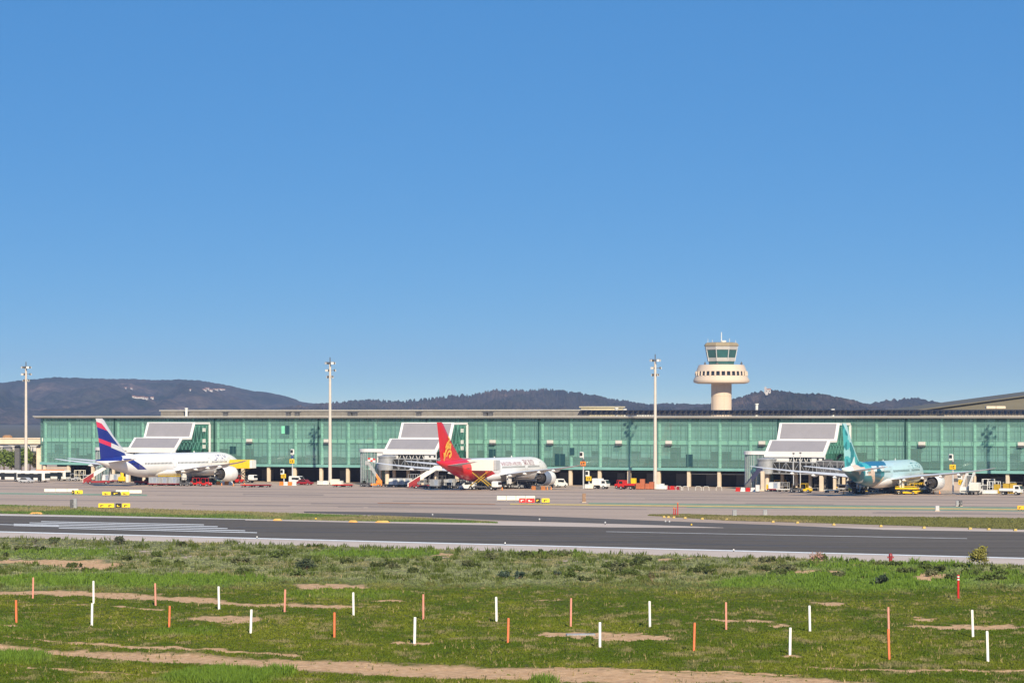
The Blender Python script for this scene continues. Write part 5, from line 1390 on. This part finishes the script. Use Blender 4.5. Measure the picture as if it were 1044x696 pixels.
mk_crate('white and red equipment crate at the foot of the centre gate signs, left', ground(599, 498.2), AP, white, (1.1, 1, 1.0)); mk_crate('pale crate with orange base at the foot of the centre gate signs, right', ground(603, 498.2), AP, cream, (1.0, 1, 1.2))
# by the centre mast
mk_truck('red fire tender with a low body near the centre floodlight mast', red, ground(640, 498.6), AP+math.pi, red, 4.6, .55)
mk_tug('red and black high lift truck behind the red tender', red, ground(633.5, 497.6), AP, 'lift_truck', 'lift truck')
mk_crate('yellow topped box behind the red tender', ground(646, 497.4), AP, yellow, (1.1, 1.1, 2.3))
for i, (x, z_) in enumerate(((651, 1.4), (655, 2.4), (660.5, 1.3), (664.5, 1.7))):
    mk_crate('rust orange steel crate left of the centre mast, '+('first', 'tall second', 'third', 'fourth')[i]+' in the row', ground(x, 498.8), AP, mat('rust_orange', (.42, .13, .06), .7, .2), (1.0, 1.0, z_), 'rust orange crates by the centre mast')
for i, (x, z_) in enumerate(((671.5, 1.2), (674.8, 1.3), (678, .9))):
    mk_crate('white crate just right of the centre mast, '+('nearest to it', 'middle', 'farthest')[i], ground(x, 499.0), AP, white, (1.0, 1.0, z_), 'white crates by the centre mast')
mk_barrier('red and white barrier blocks right of the centre mast', ground(683, 499.0), AP, red, dred, 4)
for i, x in enumerate((692, 699, 712, 720, 733)):
    g_ = ground(x, 499.6+.1*i); q = MB(); pts = [(-.75, 0, 0), (-.75, 0, .7), (-.5, 0, 1.0), (.5, 0, 1.0), (.75, 0, .7), (.75, 0, 0)]
    for a_, c_ in zip(pts, pts[1:]): q.tube(a_, c_, .06)
    o = q.build('hoop_rail', offwhite); o.location = g_; o.rotation_euler.z = AP; tag(o, 'pale steel hoop rail standing in front of the undercroft', 'rail', 'hoop rails by the undercroft')
# around the teal airliner
mk_barrier('red barrier blocks left of the right rounded glass corner', ground(760, 500.8), AP, red, white, 4)
mk_stairs('dark blue service stairs against the right rounded glass corner', ground(768, 500.2), R(8), 4.6, dgrey, mat('navy_panel', (.012, .016, .06), .5, .15), 4.2)
mk_crate('white cabinet beside the dark blue service stairs', ground(772.5, 501.2), AP, white, (.8, .8, 1.5))
q = thing('gate_pylon', 'pale square pylon carrying the jet bridge near the right glass corner', 'pylon', ground(777.5, 500.4), AP); b = MB(); b.box((0, 0, 2.4), (.8, .8, 4.8), 0, 0, .06); b.build('shaft', concrete_pale, q); b = MB(); b.box((0, 0, .2), (1.2, 1.2, .4), 0, 0, .06); b.build('footing', concrete_pale, q)
dolly_with('white cargo container right of the pale square pylon', ground(789.5, 500.8), AP, white)
for i, x in enumerate((797.5, 804)):
    mk_dolly('pale baggage dolly in front of the right jet bridge, '+('left', 'right')[i]+' one', ground(x, 501.0), AP, offwhite, 'pale dollies at the right jet bridge', 2.4)
mk_tug('black baggage tractor in front of the right jet bridge', dgrey, ground(812.5, 501.6), AP)
mk_tug('yellow baggage tractor left of the teal airliner', yellow, ground(821, 501.6), AP)
for x, y in ((809, 501.4), (816, 500.2)):
    r_ = thing('lamp_post', 'thin grey lamp post, '+('left' if x < 812 else 'right')+' of the pair at the right jet bridge', 'lamp post', ground(x, y)); q = MB(); q.tube((0, 0, 0), (0, 0, 9.0), .13, .09); q.build('pole', lgrey, r_); q = MB(); q.box((0, 0, 9.15), (.5, .5, .35), 0, 0, .08); q.build('lamp_head', dgrey, r_)
for i, x in enumerate((837.5, 851)):
    q = thing('gate_pylon', 'pale square pylon left of the teal tail, '+('outer', 'inner')[i]+' of two', 'pylon', ground(x, 500.6), AP); b = MB(); b.box((0, 0, 1.9), (.9 if i == 0 else .6, .8, 3.8), 0, 0, .06); b.build('shaft', concrete_pale, q); b = MB(); b.box((0, 0, 3.95), (1.8, 1.0, .3)); b.build('cap', dgrey, q)
mk_dolly('pale flat dolly beside the pylons left of the teal tail', ground(848, 501.8), AP, offwhite, None, 3.4)
mk_loader('yellow cargo loader under the belly of the teal airliner', tuple(body_pt(pC, -2, -6.5)), AP+.1, yellow, 1.7).scale = (.68, .7, .85)
for i, (x, m_) in enumerate(((919, dgrey), (927, dgrey), (934, yellow))):
    mk_tug(('dark baggage tractor right of the yellow loader', 'second dark tractor under the teal airliner wing', 'yellow and black tractor left of the engine of the teal airliner')[i], m_, ground(x, 503.0), AP)
mk_van('small white van below the engine of the teal airliner', white, ground(943, 502.4), AP, 2.6, hgt=1.5)
mk_stairs('white passenger stairs with an orange edge in front of the beige ground floor', ground(986.5, 503.6), R(64), 4.3, white, white, 6.4)
mk_truck('white service truck standing right of the white stairs', offwhite, ground(995, 504.0), R(64), white, 4.0, 1.9)
for i, x in enumerate((1002, 1009, 1013.5)):
    mk_crate('low white equipment box in front of the right undercroft, '+('left', 'middle', 'right')[i]+' one', ground(x, 503.6), AP, white, (1.4, 1.0, .8), 'low white boxes at the right undercroft')
mk_truck('white platform truck with low deck at the right end of the apron', white, ground(1030.5, 504.4), AP, white, 5.2, .6)
for i, (x, z_) in enumerate(((1016.5, 2.4), (1026, 2.6), (1033, 2.7), (1038.5, 2.2))):
    mk_crate('yellow steel frame box behind the white platform truck, '+('leftmost', 'second', 'third', 'rightmost')[i], ground(x, 503.2), AP, dyel, (1.3, 1.2, z_*.85), 'yellow boxes at the right end')

# gate guidance poles and number boards
def gate_pole(x, y, ytop, yb, label, board=yellow, loop=False):
    g_ = G(x, y); k_ = g_.y/F; r_ = thing('gate_pole', label, 'signal pole', g_, AP)
    hh = H-(ytop-HZ)*k_
    q = MB(); q.tube((0, 0, 0), (0, 0, hh-1.2), .2, .16); q.build('pole', lgrey, r_)
    zb = H-(yb-HZ)*k_; q = MB(); q.box((0, -.26, zb), (1.5, .14, 1.15), 0, 0, .05); bo = q.build('number_board', board, r_)
    q = MB()
    for dx in (-.35, .12): q.box((dx, -.345, zb), (.16, .03, .62))
    q.box((.33, -.345, zb+.2), (.3, .03, .14)); q.box((.33, -.345, zb-.2), (.3, .03, .14)); q.build('board_marking', signblack, bo)
    q = MB(); q.box((-.45 if not loop else 0, -.1, hh-.9), (1.1, .5, 1.5), 0, 0, .15); q.build('display_housing', offwhite, r_)
    q = MB(); q.box((-.45 if not loop else 0, -.37, hh-.75), (.7, .06, .8)); q.build('display', darkglass, r_)
    q = MB(); q.box((0, -.1, hh-2.2), (.6, .4, .6), 0, 0, .08); q.build('control_box', blue if loop else dgrey, r_)
gate_pole(298.2, 494.0, 457, 470, 'tall grey gate pole with yellow board and ring shaped head, left of the van', loop=True)
gate_pole(594.8, 497.8, 459.8, 472.5, 'tall grey gate pole with an orange board at the wingtip of the red tailed airliner', orange)
gate_pole(971.6, 502.8, 462.0, 475.8, 'tall grey gate pole with a yellow board right of the teal airliner')
gate_pole(289.5, 494.0, 477.5, 485, 'short gate sign with a yellow board and white base, left of the tall pole')
gate_pole(600.6, 497.6, 479.0, 487.6, 'short gate sign with a yellow board right of the orange board pole')
gate_pole(980.6, 503.4, 481.5, 491.6, 'short gate sign with a round yellow board in front of the beige wall')
# ------------------------------------------------------------------ more equipment in the shade under the airliners
def mk_gpu(label, paint, loc, rz, grp=None):
    r_ = thing('ground_unit', label, 'ground unit', loc, rz, grp); b = MB()
    b.xz([(-1.2, .4), (1.2, .4), (1.2, 1.2), (.9, 1.55), (-1.2, 1.55)], -.7, .7); b.build('housing', paint, r_)
    b = MB(); b.box((0, -.71, 1.0), (1.6, .03, .6)); b.build('louvres', signblack, r_)
    b = MB(); b.tube((1.2, 0, .5), (2.1, 0, .3), .05); b.build('drawbar', dgrey, r_); wheels(r_, [(q, y) for q in (-.8, .8) for y in (-.6, .6)], .3, .2); return r_
def mk_rack(label, loc, rz, m1, grp=None, hgt=2.6):
    r_ = thing('equipment_rack', label, 'rack', loc, rz, grp); b = MB()
    for x in (-1.4, 0, 1.4):
        for y in (-.6, .6): b.bar((x, y, 0), (x, y, hgt), .12)
    for z in (.15, hgt*.5, hgt-.05):
        for y in (-.6, .6): b.bar((-1.4, y, z), (1.4, y, z), .1)
    b.build('frame', m1, r_)
    b = MB(); b.box((-.6, 0, .5), (1.1, 1.0, .6), 0, 0, .05); b.box((.7, 0, hgt*.5+.4), (1.0, .9, .6), 0, 0, .05); b.build('load', dgrey, r_); return r_
def mk_cone(x, y, label, grp):
    r_ = thing('traffic_cone', label, 'cone', ground(x, y), 0, grp); q = MB(); q.lathe([(.20, .04), (.05, .75), (.03, .76)], 12); q.build('cone', orange, r_); q = MB(); q.box((0, 0, .02), (.5, .5, .04)); q.build('base', signblack, r_)
re_ = random.Random(5)
def clutter(x0, x1, y0, y1, n, where, tones):
    for i in range(n):
        x = x0+(x1-x0)*(i+re_.uniform(.2, .8))/n; y = re_.uniform(y0, y1); k = re_.choice((0, 0, 1, 1, 2, 3)); m_ = re_.choice(tones)
        if k == 0: mk_gpu('boxy towed ground unit standing '+where, m_, ground(x, y), AP+re_.choice((0, .2, -.3, 1.5)), 'ground units '+where)
        elif k == 1: mk_rack('steel rack with loads standing '+where, ground(x, y), AP+re_.uniform(-.3, .3), m_, 'racks '+where, re_.uniform(1.6, 3.2))
        elif k == 2: mk_dolly('empty dark dolly left '+where, ground(x, y), AP+re_.uniform(-.4, .4), m_, 'dark dollies '+where, 2.6)
        else: mk_tug('dark tractor with canopy waiting '+where, m_, ground(x, y), AP+re_.choice((0, 3.1, .3)), grp='dark tractors '+where)
clutter(150, 240, 490.6, 493.0, 16, 'in the shade under the white airliner', (dgrey, dgrey, black, grey))
clutter(388, 446, 492.6, 496.2, 14, 'below the centre jet bridge', (dgrey, grey, black, lgrey))
clutter(446, 540, 495.2, 498.4, 17, 'in the shade under the red tailed airliner', (dgrey, black, grey, dgrey))
clutter(782, 862, 497.4, 500.6, 22, 'below the right jet bridge', (dgrey, grey, black, yellow, dgrey, lgrey))
clutter(868, 946, 500.4, 503.2, 15, 'in the shade under the teal airliner', (dgrey, black, grey, yellow, dgrey))
clutter(1000, 1044, 499.4, 502.6, 8, 'in front of the right undercroft', (dgrey, grey, white))
clutter(64, 92, 488.6, 490.6, 4, 'by the left undercroft opening', (lgrey, cream, dgrey))
for x, y in ((226, 494.8), (238, 495.2), (249, 494.6), (512, 499.4), (558, 499.2), (562, 499.0), (860, 503.6), (952, 503.4), (958, 503.2)): mk_cone(x, y, 'small orange traffic cone standing at a parked airliner', 'orange cones at the airliners')
# ------------------------------------------------------------------ taxiway signs and lights
def sign(x0, x1, y0, y1, segs, label):
    g_ = G((x0+x1)/2, y1); k_ = g_.y/F; wd = (x1-x0)*k_; hh = (y1-y0)*k_
    r_ = thing('taxiway_sign', label, 'sign', g_, 0)
    q = MB()
    for i in range(4): q.box((-wd/2+wd*(i+.5)/4, .1, .12), (.14, .3, .24))
    q.build('legs', dgrey, r_)
    for a, c, m_, mk in segs:
        q = MB(); xa, xb = -wd/2+wd*a, -wd/2+wd*c
        q.b2((xa+.04, -.02, .24), (xb-.04, .26, hh), 0, .06); o = q.build('sign_face', m_, r_)
        q = MB(); n_ = max(1, int((xb-xa)/1.1)); rr = random.Random(int(x0*7+a*100))
        for i in range(n_):
            xm = xa+(xb-xa)*(i+.5)/n_; w_ = (xb-xa)/n_*.5
            q.box((xm-w_*.3, -.045, hh*.56), (w_*.28, .03, hh*.34)); q.box((xm+w_*.1, -.045, hh*.56+(.12 if rr.random() < .5 else -.1)*hh), (w_*.5, .03, hh*.11))
        if mk: q.build('marking', mk, o)
sred = mat('sign_red', (.62, .03, .03), .4, .06); syel = mat('sign_yellow', (.85, .60, .03), .4, .05)
sign(73, 84.5, 499.5, 504.4, [(0, .25, signblack, syel), (.25, 1, syel, signblack)], 'small yellow taxiway sign with black left end, beside the left cream panels')
sign(104, 132, 501, 505.6, [(0, .32, syel, signblack), (.33, .68, signblack, syel), (.69, 1, syel, signblack)], 'yellow and black three part taxiway sign in front of the right cream panels')
sign(100, 116.5, 512.9, 518.6, [(0, 1, syel, signblack)], 'wide yellow taxiway sign nearest the runway on the left')
sign(117.5, 132.8, 512.9, 518.4, [(0, .42, signblack, syel), (.43, 1, syel, signblack)], 'black and yellow taxiway sign right beside the wide yellow one')
sign(529, 551, 507.6, 513.4, [(0, .32, sred, white), (.33, .74, sred, white), (.75, 1, signblack, syel)], 'red and black runway sign in front of the middle cream panels')
sign(552, 560.5, 507.8, 513.2, [(0, 1, syel, signblack)], 'small yellow sign right beside the red runway sign')
sign(1037, 1049, 515.2, 520.4, [(0, 1, mat('sign_orange', (.85, .42, .02), .4, .05), signblack)], 'orange taxiway sign at the right edge of the photo')
def panels(x0, x1, y0, y1, n_, label):
    g_ = G((x0+x1)/2, y1); k_ = g_.y/F; wd = (x1-x0)*k_; hh = (y1-y0)*k_; r_ = thing('cream_panel_screen', label, 'screen', g_)
    for i in range(n_):
        q = MB(); q.b2((-wd/2+wd*i/n_+.05, 0, .25), (-wd/2+wd*(i+1)/n_-.05, .12, hh), 0, .03); q.build('panel', cream, r_)
    q = MB()
    for i in range(n_+1): x = -wd/2+wd*i/n_; q.bar((x, .2, 0), (x, .2, hh*.9), .1); q.bar((x, .2, hh*.7), (x, .9, 0), .08)
    q.build('posts', grey, r_)
panels(45, 80, 498, 502.2, 3, 'row of cream panels behind the small yellow sign, leftmost')
panels(118, 144.5, 499.3, 503.6, 2, 'row of cream panels right of the black and yellow sign')
panels(506.5, 545.5, 505.2, 510.8, 4, 'row of cream panels behind the red runway sign')
def light(x, y, m_, label, cat, grp, sc_=1.0):
    g_ = G(x, y); r_ = thing('edge_light', label, cat, g_, 0, grp)
    q = MB(); q.lathe([(.16*sc_, 0), (.16*sc_, .12), (.07*sc_, .14), (.07*sc_, .35*sc_)], 10); q.build('stem', dgrey, r_)
    q = MB(); q.lathe([(.16*sc_, .35*sc_), (.20*sc_, .5*sc_), (.12*sc_, .68*sc_)], 10); q.build('lamp_cap', m_, r_)
def marker(x, y, w_, m_, label, grp):
    g_ = G(x, y); q = MB(); k_ = g_.y/F; q.prism([(-w_/2, 0), (w_/2, 0), (w_*.3, .32), (-w_*.3, .32)], lambda p: (p[0], -.4, p[1]), lambda p: (p[0], .4, p[1])); o = q.build('edge_marker', m_); o.location = g_+Vector((0, 0, .04)); tag(o, label, 'marker', grp)
for x, y in ((677, 527.6), (681.5, 527.8), (687, 528.1), (698.5, 528.7), (716, 529.5), (741, 530.2), (788, 532.6), (813, 533.4), (850, 535.4), (898, 537), (942, 538.6), (989, 539.6), (1008, 540.2), (1035, 541)):
    marker(x, y, .55, mat('faded_yellow_marker', (.45, .33, .10), .7, .15), 'yellow wedge marker along the edge of the right grass strip', 'yellow markers on the right grass strip')
for x, y in ((37, 523.9), (283, 530.6), (360, 532.3), (390, 532.6)): marker(x, y, 2.6 if x > 380 or x < 40 else 1.6, mat('ochre_marker', (.60, .33, .10), .8, .2), 'orange earth coloured marker along the edge of the left grass strip', 'markers on the left grass strip')
for x, y in ((322, 530.4), (705, 536.6)): light(x, y, yellow, 'yellow runway edge light at the far side of the runway', 'light', 'yellow edge lights', .7)
for x, y in ((515, 555.2), (748, 562.2), (262, 548.9)): light(x, y, white, 'small white edge light on the near runway edge', 'light', 'white edge lights', .55)
for x, y in ((550, 531.4), (617, 534.8), (678.5, 533.5), (682.5, 533.8), (441, 526.6)): light(x, y, lgrey, 'small grey taxiway light on the dark exit taxiway', 'light', 'grey taxiway lights', .8)
for x, y, h_, m_, lb in ((73.5, 518.4, 1.7, dgrey, 'dark grey equipment cabinet on the concrete left of the yellow signs, left one'), (76.5, 518.4, 1.9, grey, 'dark grey equipment cabinet next to the other left of the yellow signs'), (595.5, 512.0, 1.8, mat('brown_cabinet', (.25, .15, .09), .6, .15), 'brown cabinet on the taxiway right of the small yellow sign'), (955.5, 520.6, .9, lgrey, 'cream post box beside the taxiway line right of the teal airliner'), (749, 526.4, 1.1, grey, 'grey weather sensor box at the grass strip'), (780, 525.6, 1.0, grey, 'grey cabinet on the right grass strip edge'), (976.5, 515.8, 1.0, grey, 'grey striped cabinet on the right taxiway'), (979, 515.8, 1.1, dgrey, 'dark cabinet beside the striped one on the right taxiway')):
    r_ = thing('equipment_cabinet', lb, 'cabinet', G(x, y)); q = MB(); q.box((0, 0, h_/2+.1), (.75, .6, h_), 0, 0, .06); q.build('case', m_, r_); q = MB(); q.box((0, 0, .05), (.9, .75, .1)); q.build('plinth', concrete_pale, r_); q = MB(); q.box((.22, -.31, h_*.55), (.06, .04, .2)); q.build('handle', lgrey, r_)
# striped windsock-like red posts at the tip of the right strip
for i, (x, y, h_) in enumerate(((687, 526.0, 1.4), (688.8, 526.0, 1.3), (691, 526.2, 2.3))):
    r_ = thing('warning_post', 'red warning post at the tip of the right grass strip, '+('short left', 'short middle', 'tall right')[i]+' one', 'post', G(x, y)); q = MB(); q.tube((0, 0, 0), (0, 0, h_), .09); q.build('shaft', red, r_); q = MB(); q.tube((0, 0, h_), (0, 0, h_+.2), .11); q.build('cap', orange, r_)

# ------------------------------------------------------------------ marker stakes on the field
sal = mat('faded_salmon_paint', (.62, .26, .19), .7, .16, 4); ora = mat('orange_stake_paint', (.72, .18, .07), .65, .15, 4); swh = mat('white_stake_paint', (.80, .79, .75), .6, .10, 4)
def zfield(X, Y):
    a = np.array([X]); c = np.array([Y]); d, br, sr = masks(a, c); return float(.06+relief(a, c, d, sr)[0])
far_ = [(33.4, 588.9, 610.5, 's'), (95.4, 591.9, 615.3, 'w'), (158.7, 594.4, 617.8, 's'), (223.4, 597.4, 621.5, 'w'), (290.1, 599.9, 624, 's'), (360.4, 602.8, 626.7, 'w'), (431.6, 605.3, 631.5, 's'), (506.3, 608, 634, 'w'), (581.8, 609, 639, 's'), (662.7, 612.3, 639.2, 'w'), (740.4, 613.5, 641.7, 's'), (825.8, 617, 643.7, 'w'), (906.2, 619.6, 647.2, 's'), (992.1, 621.7, 649.8, 'w')]
near_ = [(16.7, 611.8, 636, 'o'), (93.6, 615.3, 639, 'w'), (172.4, 618, 641.7, 'o'), (255.5, 621.5, 646.2, 'w'), (340.9, 624.3, 650.2, 'o'), (422.6, 627.2, 654.6, 'w'), (517.8, 630.5, 656.4, 'o'), (611.7, 633.5, 660.4, 'w'), (707.3, 634, 663.9, 'o'), (805.3, 638.4, 666.7, 'w'), (906.7, 639.9, 671.3, 'o'), (1007.3, 642.7, 674.5, 'w')]
ords = ['first', 'second', 'third', 'fourth', 'fifth', 'sixth', 'seventh']
for row, lst in (('farther', far_), ('nearer', near_)):
    cnt = {}
    for x, y0, y1, c in lst:
        i = cnt.get(c, 0); cnt[c] = i+1
        nm = {'s': 'faded salmon red', 'w': 'white', 'o': 'bright orange'}[c]
        g_ = G(x, y1); zz_ = zfield(g_.x, g_.y); k_ = g_.y/F; hh = (y1-y0)*k_
        r_ = thing('marker_stake', f'{nm} marker stake, {ords[i]} {nm.split()[-1]} one from left in the {row} row', 'stake', (g_.x, g_.y, zz_-.12), random.uniform(-.3, .3), f'{row} row of marker stakes')
        r_.rotation_euler.x = random.uniform(-.03, .03); r_.rotation_euler.y = random.uniform(-.035, .035)
        w_ = .185 if c == 'w' else .165
        q = MB(); q.box((0, 0, hh/2), (w_, w_, hh+.12), 0, 0, .03); q.build('shaft', {'s': sal, 'w': swh, 'o': ora}[c], r_)
        q = MB(); q.box((0, 0, hh+.075), (w_*.86, w_*.86, .035)); q.build('cap', {'s': sal, 'w': swh, 'o': ora}[c], r_)
g_ = G(977, 610.8); hh = (610.8-585.6)*g_.y/F; r_ = thing('striped_post', 'red post with white rings at its top among the shrubs on the right', 'post', g_)
q = MB(); q.tube((0, 0, -.1), (0, 0, hh*.78), .11, n=12); q.build('shaft', red, r_)
for i in range(4): q = MB(); q.tube((0, 0, hh*(.78+.055*i)), (0, 0, hh*(.78+.055*(i+1))), .12, n=12); q.build('ring', (white, red, white, red)[i], r_)
g_ = G(908, 573.6); r_ = thing('red_hydrant', 'small dark red hydrant standing at the far edge of the grass', 'hydrant', g_); q = MB(); q.lathe([(.28, 0), (.22, .2), (.2, .8), (.26, .85), (.2, 1.1), (.05, 1.2)], 12); q.build('body', dred, r_); q = MB(); q.tube((-.4, 0, .7), (.4, 0, .7), .1); q.build('outlets', dred, r_)
g_ = G(592, 646.6); q = MB(); q.box((0, 0, 0), (2.4, .9, .16), 0, .1, .04); o = q.build('inspection_cover', grey); o.location = (g_.x, g_.y, zfield(g_.x, g_.y)+.06); tag(o, 'flat grey inspection cover on the bare earth patch', 'cover')

# ------------------------------------------------------------------ shrubs
m_twig = mat('dry_twig', (.16, .10, .06), .9, .2, 3)
def shrub(x, y, hpx, wpx, base, label, grp=None, n=220, leaf=.09, twigs=True, cat='shrub', name='shrub'):
    g_ = G(x, y); k_ = g_.y/F; hh, ww = hpx*k_, wpx*k_/2
    r_ = thing(name, label, cat, (g_.x, g_.y, zfield(g_.x, g_.y)), 0, grp)
    t_ = MB(); cen = []
    for i in range(9):
        a = random.uniform(0, 6.28); q = math.sqrt(random.uniform(.02, .7))*ww; z_ = hh*(.08+.72*math.sqrt(max(0, 1-(q/ww)**2))*random.uniform(.55, 1))
        cen.append((q*math.cos(a), q*math.sin(a), z_, max(.12, .32*min(hh, ww)))); t_.tube((0, 0, -.05), (cen[-1][0], cen[-1][1], z_), .022, .008, 4)
    t_.build('stems', m_twig, r_)
    v, c_, f_ = leaf_cloud(np.array(cen), leaf, n, base); v[:, 2] = np.maximum(v[:, 2], .02)
    o = mesh_np('foliage', v, f_, m_leaf, c_, False); o.parent = r_
    return r_
shrub(832, 576.5, 19, 16, (.38, .22, .17), 'reddish dry bush with bare twigs at the far edge of the grass', None, 300, .09)
shrub(998, 578.5, 24, 24, (.20, .19, .035), 'yellow green rounded bush at the far edge of the grass', None, 1600, .13)
shrub(900, 596, 11, 15, (.025, .045, .018), 'dark green bush standing in the bright grass on the right', None, 600, .15)
shrub(122, 554.8, 9, 13, (.055, .065, .03), 'dark grey green bush right at the runway shoulder on the left', None, 500, .15)
shrub(312, 581, 11, 22, (.045, .065, .028), 'spreading dark green bush in the scrub left of centre', None, 500, .15)
shrub(665, 595, 14, 9, (.10, .085, .035), 'upright brownish weed in the scrub right of centre', None, 260, .06)
shrub(514, 589, 8, 11, (.03, .055, .03), 'small dark bluish green bush in the middle of the scrub, left of a pair', None, 350, .14)
shrub(529, 590.5, 8, 11, (.03, .055, .03), 'small dark bluish green bush in the middle of the scrub, right of a pair', None, 350, .14)
shrub(568, 588, 6, 10, (.04, .06, .03), 'low dark tuft right of the bluish green pair', None, 200, .08)
shrub(720, 580, 6, 9, (.05, .07, .035), 'small grey green bush in the scrub right of the upright weed', None, 200, .08)
shrub(35, 554, 6, 9, (.10, .10, .06), 'pale grey bush at the shoulder on the far left', None, 200, .08)
shrub(53, 554.5, 6, 14, (.05, .065, .025), 'low green bush at the shoulder on the left, between two others', None, 220, .09)
rs = random.Random(21)
for i in range(95):
    x = rs.uniform(-20, 1064); y = shl(x)+rs.uniform(2.5, 34)*(.55 if x > 700 else 1)
    kind = rs.choice((0, 0, 1, 1, 2)); base = ((.045, .062, .008), (.060, .088, .010), (.085, .095, .035))[kind]
    lb = ('dark olive scrub tuft in the band of rough grass beside the runway', 'mid green scrub tuft in the band of rough grass beside the runway', 'grey green herb tuft in the band of rough grass beside the runway')[kind]
    shrub(x, y, rs.uniform(3.5, 6.5), rs.uniform(10, 26), base, lb, ('dark olive scrub tufts', 'mid green scrub tufts', 'grey green herb tufts')[kind], 480, .15, name='scrub_tuft')

# ------------------------------------------------------------------ haze
b = MB(); b.b2((-9000, -3500, -2.0), (9000, 16000, 330)); hz = b.build('haze', [], None)
m = bpy.data.materials.new('haze_air'); m.use_nodes = True; nt = m.node_tree
for n in list(nt.nodes): nt.nodes.remove(n)
o = nt.nodes.new('ShaderNodeOutputMaterial'); v = nt.nodes.new('ShaderNodeVolumePrincipled'); v.inputs['Color'].default_value = (.45, .62, 1.0, 1); v.inputs['Density'].default_value = 5.0e-5; v.inputs['Anisotropy'].default_value = 0.0
nt.links.new(v.outputs[0], o.inputs['Volume']); hz.data.materials.append(m); hz['kind'] = 'stuff'; hz['label'] = 'thin bluish summer haze over the airfield and hills'
bpy.data.objects['ground'].location.z = 0
bpy.context.view_layer.update()
